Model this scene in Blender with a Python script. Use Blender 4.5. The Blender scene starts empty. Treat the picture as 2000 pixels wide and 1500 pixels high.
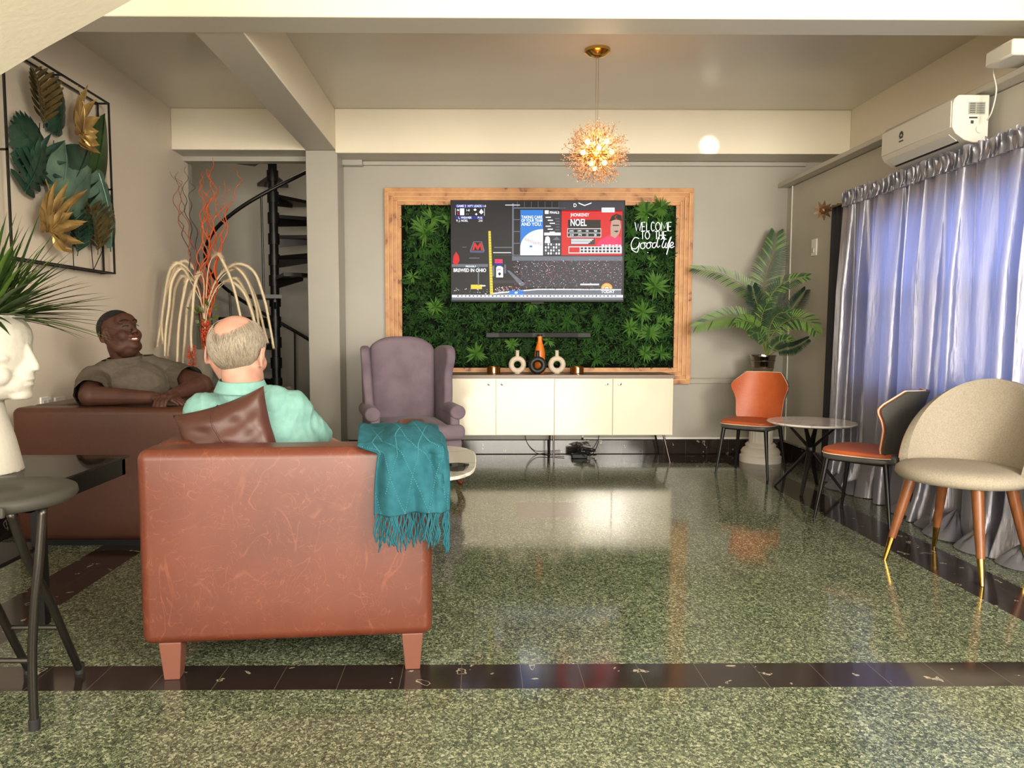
import bpy, bmesh, math, random
import numpy as np
from mathutils import Vector, Matrix, Euler
random.seed(7)
SC = bpy.context.scene
COL = SC.collection
PI = math.pi

# ---------------------------------------------------------------- camera, world, lights, exposure
H = 1.15; FPX = 1440.0; CX = 945.0; CY = 750.0
PITCH = math.radians(4.17); YAW = math.atan(15/1440)
cd = bpy.data.cameras.new('camera'); cam = bpy.data.objects.new('camera', cd); COL.objects.link(cam)
cam.location = (0, 0, H); cam.rotation_euler = (PI/2-PITCH, 0, -YAW)
cd.sensor_width = 36; cd.lens = FPX/2000*36; cd.shift_x = (1000-CX)/2000; cd.shift_y = 0
cd.clip_start = 0.02
SC.camera = cam
w = bpy.data.worlds.new('world'); SC.world = w; w.use_nodes = True
bg = w.node_tree.nodes['Background']; bg.inputs[0].default_value = (1.0, 0.93, 0.82, 1); bg.inputs[1].default_value = 1.45
SC.view_settings.view_transform = 'Standard'; SC.view_settings.look = 'None'
SC.view_settings.exposure = 0.62; SC.view_settings.gamma = 1.0; SC.view_settings.use_curve_mapping = False

def area(name, loc, target, sx, sy, power, color):
    l = bpy.data.lights.new(name, 'AREA'); l.shape = 'RECTANGLE'; l.size = sx; l.size_y = sy
    l.energy = power; l.color = color
    o = bpy.data.objects.new(name, l); COL.objects.link(o); o.location = loc
    o.rotation_euler = (Vector(target)-Vector(loc)).to_track_quat('-Z', 'Y').to_euler()
    return o
# daylight of the open shop front behind the camera, a street window to its right, sky outside the curtained window
area('front_daylight', (0.4, -6.3, 1.35), (0.1, 5, 1.9), 5.0, 2.4, 460, (1.0, 0.93, 0.80))
area('side_daylight', (2.4, -1.2, 2.35), (0.9, 6.8, 1.25), 0.9, 0.9, 120, (1.0, 0.93, 0.80))
area('near_right_fill', (2.75, 0.7, 1.55), (-2.6, 3.2, 1.5), 1.8, 1.4, 62, (1.0, 0.95, 0.86))  # unseen fill lamp, added to brighten the left wall and foreground
area('near_left_fill', (-2.5, -0.9, 1.7), (3.0, 4.8, 2.3), 1.6, 1.4, 48, (1.0, 0.95, 0.86))  # added fill from left rear for the upper right wall, no window built
area('sky_window_light', (3.75, 4.2, 1.75), (2.5, 4.2, 1.2), 2.6, 1.1, 50, (0.34, 0.48, 1.0))
area('stairwell_light', (-2.3, 8.1, 4.2), (-2.1, 7.6, 0), 0.9, 0.9, 10, (1.0, 0.86, 0.68))
def spot(name, loc, target, power, size, blend, color, r=0.01):
    l = bpy.data.lights.new(name, 'SPOT'); l.energy = power; l.spot_size = math.radians(size); l.spot_blend = blend
    l.color = color; l.shadow_soft_size = r
    o = bpy.data.objects.new(name, l); COL.objects.link(o); o.location = loc
    o.rotation_euler = (Vector(target)-Vector(loc)).to_track_quat('-Z', 'Y').to_euler()
    return o

def ray(x, y):
    u = (x-CX)/FPX; v = (CY-y)/FPX
    fy = math.cos(PITCH)+v*math.sin(PITCH); fz = -math.sin(PITCH)+v*math.cos(PITCH)
    return (u*math.cos(YAW)+fy*math.sin(YAW), -u*math.sin(YAW)+fy*math.cos(YAW), fz)
def W(x, y, X=None, Y=None, Z=None):
    r = ray(x, y)
    t = X/r[0] if X is not None else (Y/r[1] if Y is not None else (Z-H)/r[2])
    return Vector((r[0]*t, r[1]*t, H+r[2]*t))

# glint of sunlight thrown onto the beam above the television
GL = W(1385, 285, Y=6.5)
spot('sun_glint', (2.1, 0.6, 2.2), GL, 900, 1.9, 0.5, (1.0, 0.97, 0.9))

# ---------------------------------------------------------------- helpers
def lin(c):
    return tuple(((v/255)/12.92 if v/255 <= 0.04045 else ((v/255+0.055)/1.055)**2.4) for v in c)+(1,)

def mat(name, col, rough=0.5, metal=0.0, spec=0.5, var=0.0, vscale=8.0, bump=0.0, bscale=60.0, emit=None, estr=0.0,
        alpha=None, trans=0.0, ior=None, sss=0.0, coat=0.0, sheen=0.0, col2=None, stretch=None, objcoord=True):
    m = bpy.data.materials.new(name); m.use_nodes = True
    nt = m.node_tree; b = nt.nodes['Principled BSDF']; L = nt.links
    b.inputs['Base Color'].default_value = lin(col); b.inputs['Roughness'].default_value = rough
    b.inputs['Metallic'].default_value = metal; b.inputs['Specular IOR Level'].default_value = spec
    if coat: b.inputs['Coat Weight'].default_value = coat; b.inputs['Coat Roughness'].default_value = 0.05
    if sheen: b.inputs['Sheen Weight'].default_value = sheen; b.inputs['Sheen Roughness'].default_value = 0.4
    if trans: b.inputs['Transmission Weight'].default_value = trans
    if ior: b.inputs['IOR'].default_value = ior
    if sss:
        b.inputs['Subsurface Weight'].default_value = sss; b.inputs['Subsurface Radius'].default_value = (0.02, 0.008, 0.005)
        b.inputs['Subsurface Scale'].default_value = 0.5
    if emit: b.inputs['Emission Color'].default_value = lin(emit); b.inputs['Emission Strength'].default_value = estr
    if alpha is not None: b.inputs['Alpha'].default_value = alpha
    tc = nt.nodes.new('ShaderNodeTexCoord'); mp = nt.nodes.new('ShaderNodeMapping')
    L.new(tc.outputs['Object'], mp.inputs[0])
    if stretch: mp.inputs['Scale'].default_value = stretch
    if var or col2:
        n = nt.nodes.new('ShaderNodeTexNoise'); n.inputs['Scale'].default_value = vscale; n.inputs['Detail'].default_value = 5
        L.new(mp.outputs[0], n.inputs['Vector'])
        r = nt.nodes.new('ShaderNodeValToRGB'); L.new(n.outputs[0], r.inputs[0])
        c1 = lin(col); c2 = lin(col2) if col2 else tuple(min(1, v*(1-var)) for v in c1[:3])+(1,)
        c0 = c1 if col2 else tuple(min(1, v*(1+var)) for v in c1[:3])+(1,)
        r.color_ramp.elements[0].position = 0.35; r.color_ramp.elements[0].color = c2
        r.color_ramp.elements[1].position = 0.65; r.color_ramp.elements[1].color = c0
        L.new(r.outputs[0], b.inputs['Base Color'])
    if bump:
        n2 = nt.nodes.new('ShaderNodeTexNoise'); n2.inputs['Scale'].default_value = bscale; n2.inputs['Detail'].default_value = 4
        L.new(mp.outputs[0], n2.inputs['Vector'])
        bp = nt.nodes.new('ShaderNodeBump'); bp.inputs['Strength'].default_value = bump; bp.inputs['Distance'].default_value = 0.01
        L.new(n2.outputs[0], bp.inputs['Height']); L.new(bp.outputs[0], b.inputs['Normal'])
    return m

def emat(name, col, s=1.0):
    m = bpy.data.materials.new(name); m.use_nodes = True
    b = m.node_tree.nodes['Principled BSDF']
    b.inputs['Base Color'].default_value = (0.01, 0.01, 0.01, 1); b.inputs['Roughness'].default_value = 0.35; b.inputs['Specular IOR Level'].default_value = 0.12
    b.inputs['Emission Color'].default_value = lin(col); b.inputs['Emission Strength'].default_value = s
    return m

class MB:
    """collects shapes into one mesh"""
    def __init__(s): s.v = []; s.f = []; s.m = []; s.M = None; s.mi = 0
    def add(s, vs, fs):
        k = len(s.v)
        for p in vs:
            p = Vector(p)
            if s.M is not None: p = s.M @ p
            s.v.append(p)
        for f in fs: s.f.append([k+i for i in f]); s.m.append(s.mi)
        return s
    def box(s, a, b):
        x0, y0, z0 = a; x1, y1, z1 = b
        vs = [(x0,y0,z0),(x1,y0,z0),(x1,y1,z0),(x0,y1,z0),(x0,y0,z1),(x1,y0,z1),(x1,y1,z1),(x0,y1,z1)]
        return s.add(vs, [(0,3,2,1),(4,5,6,7),(0,1,5,4),(1,2,6,5),(2,3,7,6),(3,0,4,7)])
    def tube(s, pts, r, n=8, caps=True, squash=1.0, up=(0,0,1)):
        pts = [Vector(p) for p in pts]; N = len(pts)
        rs = r if isinstance(r, (list, tuple)) else [r]*N
        vs = []; prev = None
        for i, p in enumerate(pts):
            t = (pts[min(i+1, N-1)]-pts[max(i-1, 0)])
            if t.length < 1e-9: t = Vector((0,0,1))
            t.normalize()
            if prev is None:
                u = Vector(up)
                if abs(t.dot(u)) > 0.95: u = Vector((1,0,0)) if abs(t.x) < .9 else Vector((0,1,0))
                a = t.cross(u).normalized()
            else:
                a = prev-t*prev.dot(t)
                a = a.normalized() if a.length > 1e-6 else t.orthogonal().normalized()
            prev = a; b = t.cross(a)
            for k in range(n):
                an = 2*PI*k/n
                vs.append(p+a*math.cos(an)*rs[i]+b*math.sin(an)*rs[i]*squash)
        fs = []
        for i in range(N-1):
            for k in range(n):
                k2 = (k+1) % n
                fs.append((i*n+k, i*n+k2, (i+1)*n+k2, (i+1)*n+k))
        if caps: fs.append(tuple(range(n-1, -1, -1))); fs.append(tuple(range((N-1)*n, N*n)))
        return s.add(vs, fs)
    def lathe(s, prof, n=32, c=(0,0,0), cap=True):
        vs = []; c = Vector(c)
        for r, z in prof:
            for k in range(n):
                a = 2*PI*k/n; vs.append(c+Vector((r*math.cos(a), r*math.sin(a), z)))
        fs = []; N = len(prof)
        for i in range(N-1):
            for k in range(n):
                k2 = (k+1) % n; fs.append((i*n+k, i*n+k2, (i+1)*n+k2, (i+1)*n+k))
        if cap: fs.append(tuple(range(n-1,-1,-1))); fs.append(tuple(range((N-1)*n, N*n)))
        return s.add(vs, fs)
    def ell(s, c, r, n=16, rot=None):
        c = Vector(c); r = (r,r,r) if not isinstance(r, (list, tuple)) else r
        R = rot if rot is not None else Matrix.Identity(3)
        vs = []; m = max(4, n//2)
        vs.append(c+R@Vector((0,0,r[2])))
        for i in range(1, m):
            ph = PI*i/m
            for k in range(n):
                th = 2*PI*k/n
                vs.append(c+R@Vector((r[0]*math.sin(ph)*math.cos(th), r[1]*math.sin(ph)*math.sin(th), r[2]*math.cos(ph))))
        vs.append(c+R@Vector((0,0,-r[2])))
        fs = []
        for k in range(n): fs.append((0, 1+k, 1+(k+1)%n))
        for i in range(m-2):
            for k in range(n):
                a = 1+i*n; k2 = (k+1)%n; fs.append((a+k, a+n+k, a+n+k2, a+k2))
        a = 1+(m-2)*n; e = len(vs)-1
        for k in range(n): fs.append((a+k, e, a+(k+1)%n))
        return s.add(vs, fs)
    def cap(s, p0, r0, p1, r1, n=14):
        """tapered capsule"""
        p0 = Vector(p0); p1 = Vector(p1); d = p1-p0; L = d.length
        if L < 1e-6: return s.ell(p0, r0, n)
        q = Vector((0,0,1)).rotation_difference(d.normalized()).to_matrix()
        vs = []; prof = []
        for i in range(0, 6): a = -PI/2+PI/2*i/5; prof.append((max(1e-5, r0*math.cos(a)), r0*math.sin(a)))
        for i in range(1, 6): t = i/6; prof.append((r0+(r1-r0)*t, L*t))
        for i in range(0, 6): a = PI/2*i/5; prof.append((max(1e-5, r1*math.cos(a)), L+r1*math.sin(a)))
        for r, z in prof:
            for k in range(n):
                an = 2*PI*k/n; vs.append(p0+q@Vector((r*math.cos(an), r*math.sin(an), z)))
        fs = []; N = len(prof)
        for i in range(N-1):
            for k in range(n):
                k2 = (k+1)%n; fs.append((i*n+k, i*n+k2, (i+1)*n+k2, (i+1)*n+k))
        fs.append(tuple(range(n-1,-1,-1))); fs.append(tuple(range((N-1)*n, N*n)))
        return s.add(vs, fs)
    def rbox(s, a, b, r, seg=4, puff=0.0, fn=None):
        """soft rounded box"""
        a = Vector(a); b = Vector(b); c = (a+b)/2; h = (b-a)/2
        rr = [min(r, h[i]*.999) for i in range(3)]
        N = seg
        def axis(i):
            inn = h[i]-rr[i]
            L = [-1]+[-(inn+rr[i]*math.cos(PI/2*k/N/1.0)) / h[i] for k in range(1, N)]
            lo = [-(inn+rr[i]*(1-k/N)) for k in range(N)]
            mid = [-inn+2*inn*k/6 for k in range(7)]
            hi = [inn+rr[i]*(k/N) for k in range(1, N+1)]
            return lo+mid+hi
        ax = [axis(i) for i in range(3)]
        idx = {}; vs = []; fs = []
        def vert(p):
            key = (round(p[0],6), round(p[1],6), round(p[2],6))
            if key in idx: return idx[key]
            q = Vector(p); inner = Vector([max(-(h[i]-rr[i]), min(h[i]-rr[i], q[i])) for i in range(3)])
            d = q-inner; e = Vector([d[i]/rr[i] if rr[i] > 0 else 0 for i in range(3)])
            if e.length > 0:
                mx = max(abs(e.x), abs(e.y), abs(e.z)); e = e.normalized()*mx
            o = inner+Vector([e[i]*rr[i] for i in range(3)])
            if puff:
                f = [max(0, 1-(q[i]/h[i])**2) for i in range(3)]
                o.z += puff*f[0]*f[1]*(1 if q.z > 0 else -1)*(1 if abs(q.z) >= h[2]-1e-6 or 1 else 0)
            o = c+o
            if fn: o = Vector(fn(o))
            idx[key] = len(vs); vs.append(o); return idx[key]
        for d in range(3):
            u, v_ = (d+1)%3, (d+2)%3
            for sgn in (-1, 1):
                for i in range(len(ax[u])-1):
                    for j in range(len(ax[v_])-1):
                        q = []
                        for (ii, jj) in ((i,j),(i+1,j),(i+1,j+1),(i,j+1)):
                            p = [0,0,0]; p[d] = sgn*h[d]; p[u] = ax[u][ii]; p[v_] = ax[v_][jj]; q.append(vert(p))
                        if len(set(q)) < 3: continue
                        fs.append(tuple(q) if sgn > 0 else tuple(reversed(q)))
        return s.add(vs, fs)
    def grid(s, fn, nu, nv, thick=0.0):
        """surface fn(u,v); thick gives it a back side along its own normals"""
        P = [[Vector(fn(i/nu, j/nv)) for j in range(nv+1)] for i in range(nu+1)]
        k = nv+1; vs = [p for row in P for p in row]; fs = []
        for i in range(nu):
            for j in range(nv): fs.append((i*k+j, (i+1)*k+j, (i+1)*k+j+1, i*k+j+1))
        if thick:
            back = []
            for i in range(nu+1):
                for j in range(nv+1):
                    du = P[min(i+1,nu)][j]-P[max(i-1,0)][j]; dv = P[i][min(j+1,nv)]-P[i][max(j-1,0)]
                    n = du.cross(dv); n = n.normalized() if n.length > 1e-12 else Vector((0,0,1))
                    back.append(P[i][j]-n*thick)
            m = len(vs); vs += back
            fs += [tuple(m+q for q in reversed(f)) for f in fs]
            ed = [(i*k, (i+1)*k) for i in range(nu)]
            for i in range(nu): fs.append(((i+1)*k, i*k, m+i*k, m+(i+1)*k))
            for i in range(nu): fs.append((i*k+nv, (i+1)*k+nv, m+(i+1)*k+nv, m+i*k+nv))
            for j in range(nv): fs.append((j, j+1, m+j+1, m+j))
            for j in range(nv): fs.append((nu*k+j+1, nu*k+j, m+nu*k+j, m+nu*k+j+1))
        return s.add(vs, fs)
    def prism(s, pts, d):
        """flat polygon pts (3D) pushed by vector d"""
        pts = [Vector(p) for p in pts]; n = len(pts); d = Vector(d)
        vs = pts+[p+d for p in pts]
        fs = [tuple(range(n-1,-1,-1)), tuple(range(n, 2*n))]+[(i, (i+1)%n, n+(i+1)%n, n+i) for i in range(n)]
        return s.add(vs, fs)
    def poly(s, pts): return s.add(pts, [tuple(range(len(pts)))])
    def text(s, body, size, M, extrude=0.0, bold=0.0, align='LEFT', xs=1.0, shear=0.0):
        cu = bpy.data.curves.new('txt', 'FONT'); cu.body = body; cu.size = size; cu.extrude = extrude; cu.offset = bold
        cu.align_x = align; cu.shear = shear; cu.resolution_u = 3
        o = bpy.data.objects.new('txt', cu); COL.objects.link(o)
        dg = bpy.context.evaluated_depsgraph_get(); dg.update()
        me = bpy.data.meshes.new_from_object(o.evaluated_get(dg))
        vs = [M @ Vector((v.co.x*xs, v.co.y, v.co.z)) for v in me.vertices]; fs = [tuple(p.vertices) for p in me.polygons]
        bpy.data.objects.remove(o); bpy.data.meshes.remove(me); bpy.data.curves.remove(cu)
        return s.add(vs, fs)
    def mesh(s, name, mats, smooth=True, off=None):
        me = bpy.data.meshes.new(name)
        off = Vector(off) if off is not None else Vector((0,0,0))
        me.from_pydata([tuple(v-off) for v in s.v], [], s.f)
        mats = mats if isinstance(mats, (list, tuple)) else [mats]
        for m in mats: me.materials.append(m)
        me.polygons.foreach_set('material_index', s.m)
        me.validate(); me.update()
        bm = bmesh.new(); bm.from_mesh(me)
        bmesh.ops.recalc_face_normals(bm, faces=bm.faces) if smooth != 'raw' else None
        bm.to_mesh(me); bm.free()
        if smooth:
            me.polygons.foreach_set('use_smooth', [True]*len(me.polygons))
            if smooth != 'all' and smooth != 'raw':
                try: me.set_sharp_from_angle(angle=math.radians(38))
                except Exception: pass
        return me

def obj(name, mb, mats, parent=None, smooth=True, bevel=0.0, bseg=2, world=False, kind=None, subsurf=0, label=None):
    off = parent.location if (world and parent) else None
    me = mb.mesh(name, mats, smooth, off)
    o = bpy.data.objects.new(name, me); COL.objects.link(o)
    if parent: o.parent = parent
    if bevel:
        b = o.modifiers.new('bevel', 'BEVEL'); b.width = bevel; b.segments = bseg; b.limit_method = 'ANGLE'
    if subsurf:
        b = o.modifiers.new('sub', 'SUBSURF'); b.levels = subsurf; b.render_levels = subsurf
    if kind: o['kind'] = kind
    if label: o['label'] = label
    return o
def thing(name, label, cat, loc=(0,0,0), rotz=0.0, group=None):
    o = bpy.data.objects.new(name, None); COL.objects.link(o); o.location = loc; o.rotation_euler = (0,0,rotz)
    o.empty_display_size = 0.1
    o['label'] = label; o['category'] = cat
    if group: o['group'] = group
    return o
def tag(o, label, cat, group=None, kind=None):
    o['label'] = label; o['category'] = cat
    if group: o['group'] = group
    if kind: o['kind'] = kind
    return o
def dup(root, loc, rotz, label=None, group=None):
    r = root.copy(); COL.objects.link(r); r.location = loc; r.rotation_euler = (0,0,rotz)
    if label: r['label'] = label
    if group: r['group'] = group
    for ch in list(root.children):
        c = ch.copy(); COL.objects.link(c); c.parent = r
        for g in list(ch.children):
            d = g.copy(); COL.objects.link(d); d.parent = c
    return r
def struct(name, mb, mats, **k): return obj(name, mb, mats, kind='structure', **k)
def voxel(mb, size, smooth=4, fac=0.6):
    """fuse overlapping shapes into one continuous skin"""
    me = mb.mesh('tmp', MT['white'], smooth='all'); o = bpy.data.objects.new('tmp', me); COL.objects.link(o)
    r = o.modifiers.new('r', 'REMESH'); r.mode = 'VOXEL'; r.voxel_size = size; r.use_smooth_shade = True
    s_ = o.modifiers.new('s', 'SMOOTH'); s_.factor = fac; s_.iterations = smooth
    dg = bpy.context.evaluated_depsgraph_get(); dg.update()
    m2 = bpy.data.meshes.new_from_object(o.evaluated_get(dg))
    n = len(m2.vertices); a = np.empty(n*3); m2.vertices.foreach_get('co', a)
    out = MB(); out.v = [Vector(p) for p in a.reshape(-1,3)]; out.f = [list(p.vertices) for p in m2.polygons]; out.m = [0]*len(out.f)
    bpy.data.objects.remove(o); bpy.data.meshes.remove(me); bpy.data.meshes.remove(m2)
    return out
def smoothpath(pts, n=8):
    """Catmull-Rom through pts"""
    P = [Vector(p) for p in pts]; out = []
    for i in range(len(P)-1):
        p0 = P[max(i-1,0)]; p1 = P[i]; p2 = P[i+1]; p3 = P[min(i+2,len(P)-1)]
        for k in range(n):
            t = k/n
            out.append(0.5*((2*p1)+(p2-p0)*t+(2*p0-5*p1+4*p2-p3)*t*t+(3*p1-p0-3*p2+p3)*t**3))
    out.append(P[-1]); return out
def rot3(x=0, y=0, z=0): return Euler((x,y,z)).to_matrix()
MT = {}
MT['white'] = mat('white_paint', (235,232,225), 0.5)
MT['wall_cream'] = mat('cream_wall_paint', (226,214,196), 0.55, var=0.04, vscale=1.2, bump=0.12, bscale=35)
MT['wall_grey'] = mat('grey_wall_paint', (166,161,150), 0.33, var=0.04, vscale=1.5, bump=0.03, bscale=8)
MT['wall_right'] = mat('right_wall_paint', (186,180,166), 0.4, var=0.03, vscale=1.5, bump=0.05, bscale=20)
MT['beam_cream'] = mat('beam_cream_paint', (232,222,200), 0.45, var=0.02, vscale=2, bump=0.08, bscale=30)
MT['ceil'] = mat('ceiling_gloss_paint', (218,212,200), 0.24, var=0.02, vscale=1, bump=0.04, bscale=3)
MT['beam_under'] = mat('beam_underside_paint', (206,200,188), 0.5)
MT['plaster'] = mat('rough_plaster', (236,226,204), 0.8, bump=0.15, bscale=50)
MT['black_metal'] = mat('black_metal', (22,20,20), 0.4, metal=0.3)
MT['black_plastic'] = mat('black_plastic', (16,16,18), 0.45, spec=.25)
MT['brass'] = mat('polished_brass', (214,170,84), 0.18, metal=1.0)
MT['steel'] = mat('polished_steel', (170,160,150), 0.2, metal=1.0)
MT['dark_rubber'] = mat('dark_rubber', (25,25,25), 0.7)
# ---------------------------------------------------------------- setting
CZ = 3.05; BZ = 2.70; YB = 6.82; XR = 2.85; XL = -2.62; LZ = 2.48; YN = -6.6
def terrazzo():
    m = bpy.data.materials.new('green_terrazzo'); m.use_nodes = True; nt = m.node_tree; L = nt.links; N = nt.nodes
    b = N['Principled BSDF']; tc = N.new('ShaderNodeTexCoord')
    def vor(scale, dist=0.02):
        nz = N.new('ShaderNodeTexNoise'); nz.inputs['Scale'].default_value = scale*0.6
        L.new(tc.outputs['Object'], nz.inputs['Vector'])
        mx = N.new('ShaderNodeMixRGB'); mx.inputs[0].default_value = dist
        L.new(tc.outputs['Object'], mx.inputs[1]); L.new(nz.outputs[1], mx.inputs[2])
        v = N.new('ShaderNodeTexVoronoi'); v.inputs['Scale'].default_value = scale; L.new(mx.outputs[0], v.inputs['Vector']); return v
    v1 = vor(150); v2 = vor(230)
    s1 = N.new('ShaderNodeSeparateColor'); L.new(v1.outputs['Color'], s1.inputs[0])
    r1 = N.new('ShaderNodeValToRGB'); cr = r1.color_ramp; cr.interpolation = 'CONSTANT'
    cr.elements[0].position = 0; cr.elements[0].color = lin((62,68,56))
    cr.elements[1].position = 0.30; cr.elements[1].color = lin((88,98,78))
    for p, c in ((0.52,(114,124,98)),(0.70,(146,152,124)),(0.86,(172,175,148)),(0.96,(96,104,84))):
        e = cr.elements.new(p); e.color = lin(c)
    L.new(s1.outputs[0], r1.inputs[0])
    s2 = N.new('ShaderNodeSeparateColor'); L.new(v2.outputs['Color'], s2.inputs[0])
    r2 = N.new('ShaderNodeValToRGB'); cr = r2.color_ramp; cr.interpolation = 'CONSTANT'
    cr.elements[0].position = 0; cr.elements[0].color = lin((66,72,60)); cr.elements[1].position = 0.5; cr.elements[1].color = lin((102,114,86))
    e = cr.elements.new(0.78); e.color = lin((162,168,134))
    L.new(s2.outputs[1], r2.inputs[0])
    mk = N.new('ShaderNodeMixRGB'); mk.inputs[0].default_value = 0.5
    cmp_ = N.new('ShaderNodeMath'); cmp_.operation = 'GREATER_THAN'; cmp_.inputs[1].default_value = 0.55
    L.new(s1.outputs[2], cmp_.inputs[0]); L.new(cmp_.outputs[0], mk.inputs[0])
    L.new(r1.outputs[0], mk.inputs[1]); L.new(r2.outputs[0], mk.inputs[2])
    # 20 cm tile joints
    mp = N.new('ShaderNodeMapping'); L.new(tc.outputs['Object'], mp.inputs[0]); mp.inputs['Location'].default_value = (0.012, 0.03, 0)
    br = N.new('ShaderNodeTexBrick'); br.offset = 0; br.squash = 1
    br.inputs['Scale'].default_value = 1; br.inputs['Brick Width'].default_value = 0.2; br.inputs['Row Height'].default_value = 0.2
    br.inputs['Mortar Size'].default_value = 0.0013; br.inputs['Color1'].default_value = (1,1,1,1); br.inputs['Color2'].default_value = (0.82,0.82,0.82,1)
    br.inputs['Mortar'].default_value = (0.25,0.25,0.22,1); br.inputs['Mortar Smooth'].default_value = 0.2
    L.new(mp.outputs[0], br.inputs['Vector'])
    mu = N.new('ShaderNodeMixRGB'); mu.blend_type = 'MULTIPLY'; mu.inputs[0].default_value = 0.75
    L.new(mk.outputs[0], mu.inputs[1]); L.new(br.outputs[0], mu.inputs[2]); L.new(mu.outputs[0], b.inputs['Base Color'])
    nz = N.new('ShaderNodeTexNoise'); nz.inputs['Scale'].default_value = 2.2; nz.inputs['Detail'].default_value = 6; L.new(tc.outputs['Object'], nz.inputs['Vector'])
    mr = N.new('ShaderNodeMapRange'); mr.inputs[1].default_value = 0.3; mr.inputs[2].default_value = 0.7; mr.inputs[3].default_value = 0.065; mr.inputs[4].default_value = 0.125
    L.new(nz.outputs[0], mr.inputs[0]); L.new(mr.outputs[0], b.inputs['Roughness'])
    b.inputs['Specular IOR Level'].default_value = 0.6
    bp = N.new('ShaderNodeBump'); bp.inputs['Strength'].default_value = 0.03; bp.inputs['Distance'].default_value = 0.01
    L.new(nz.outputs[0], bp.inputs['Height']); L.new(bp.outputs[0], b.inputs['Normal'])
    return m
def marble_black():
    m = bpy.data.materials.new('black_marble_tile'); m.use_nodes = True; nt = m.node_tree; L = nt.links; N = nt.nodes
    b = N['Principled BSDF']; tc = N.new('ShaderNodeTexCoord')
    n = N.new('ShaderNodeTexNoise'); n.inputs['Scale'].default_value = 13; n.inputs['Detail'].default_value = 9; n.inputs['Distortion'].default_value = 0.4
    L.new(tc.outputs['Object'], n.inputs['Vector'])
    r = N.new('ShaderNodeValToRGB'); cr = r.color_ramp
    cr.elements[0].position = 0.0; cr.elements[0].color = lin((34,28,27)); cr.elements[1].position = 1; cr.elements[1].color = lin((44,36,34))
    for p, c in ((0.655,(48,40,38)),(0.672,(190,180,156)),(0.69,(50,42,40))):
        e = cr.elements.new(p); e.color = lin(c)
    L.new(n.outputs[0], r.inputs[0])
    mp = N.new('ShaderNodeMapping'); L.new(tc.outputs['Object'], mp.inputs[0]); mp.inputs['Location'].default_value = (0.05, 0.107, 0)
    br = N.new('ShaderNodeTexBrick'); br.offset = 0; br.inputs['Scale'].default_value = 1
    br.inputs['Brick Width'].default_value = 0.2; br.inputs['Row Height'].default_value = 0.2; br.inputs['Mortar Size'].default_value = 0.0012
    br.inputs['Color1'].default_value = (0,0,0,1); br.inputs['Color2'].default_value = (0,0,0,1); br.inputs['Mortar'].default_value = (1,1,1,1)
    L.new(mp.outputs[0], br.inputs['Vector'])
    mx = N.new('ShaderNodeMixRGB'); L.new(br.outputs[0], mx.inputs[0]); L.new(r.outputs[0], mx.inputs[1]); mx.inputs[2].default_value = lin((96,86,72))
    L.new(mx.outputs[0], b.inputs['Base Color']); b.inputs['Roughness'].default_value = 0.1; b.inputs['Specular IOR Level'].default_value = 0.8
    return m
MT['terrazzo'] = terrazzo(); MT['marble_black'] = marble_black()
MT['patch_tile'] = mat('mauve_patch_tile', (120,104,104), 0.1, var=0.05, vscale=30)
fl = MB()
xs = sorted([-5.0, -2.0, -1.745, 0.26, 0.46, 0.66, 2.17, 2.44, 5.0]); ys = [YN, 2.293, 2.467, 4.46, 4.66, 4.86, 6.32, 9.0]
for i in range(len(xs)-1):
    for j in range(len(ys)-1):
        cx = (xs[i]+xs[i+1])/2; cy = (ys[j]+ys[j+1])/2; k = 0
        if 2.293 < cy < 2.467 or cy > 6.32: k = 1
        elif cy > 2.467 and (-2.0 < cx < -1.745 or 2.17 < cx < 2.44): k = 1
        if 0.26 < cx < 0.66 and 4.46 < cy < 4.86: k = 2
        fl.mi = k; fl.add([(xs[i],ys[j],0),(xs[i+1],ys[j],0),(xs[i+1],ys[j+1],0),(xs[i],ys[j+1],0)], [(0,1,2,3)])
fl.mi = 0; fl.box((-5, YN, -0.2), (5, 9, -0.01))
struct('floor', fl, [MT['terrazzo'], MT['marble_black'], MT['patch_tile']], smooth=False)
struct('ceiling', MB().box((XL-0.2, YN, CZ), (3.45, YB+0.2, CZ+0.2)), MT['ceil'])
struct('wall_left', MB().box((XL-0.2, YN, 0), (XL, 6.85, CZ)), MT['wall_cream'])
# right wall: thick lower wall with the window opening, ledge, set-back upper wall
WY0, WY1, WZ0, WZ1 = 2.75, 5.25, 0.86, 1.92
wr = MB()
wr.box((XR, YN, 0), (XR+0.4, WY0, LZ-0.04)); wr.box((XR, WY1, 0), (XR+0.4, YB, LZ-0.04))
wr.box((XR, WY0, 0), (XR+0.4, WY1, WZ0)); wr.box((XR, WY0, WZ1), (XR+0.4, WY1, LZ-0.04))
struct('wall_right', wr, MT['wall_right'], smooth=False)
struct('wall_right_upper', MB().box((3.25, YN, LZ-0.04), (3.45, YB, CZ)), MT['beam_cream'])
struct('trim_1', MB().box((2.755, YN, LZ-0.035), (3.25, YB, LZ)), MT['wall_right'], bevel=0.004)
struct('wall_back', MB().box((-1.2, YB, 0), (3.45, YB+0.2, CZ)), MT['wall_grey'])
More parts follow.
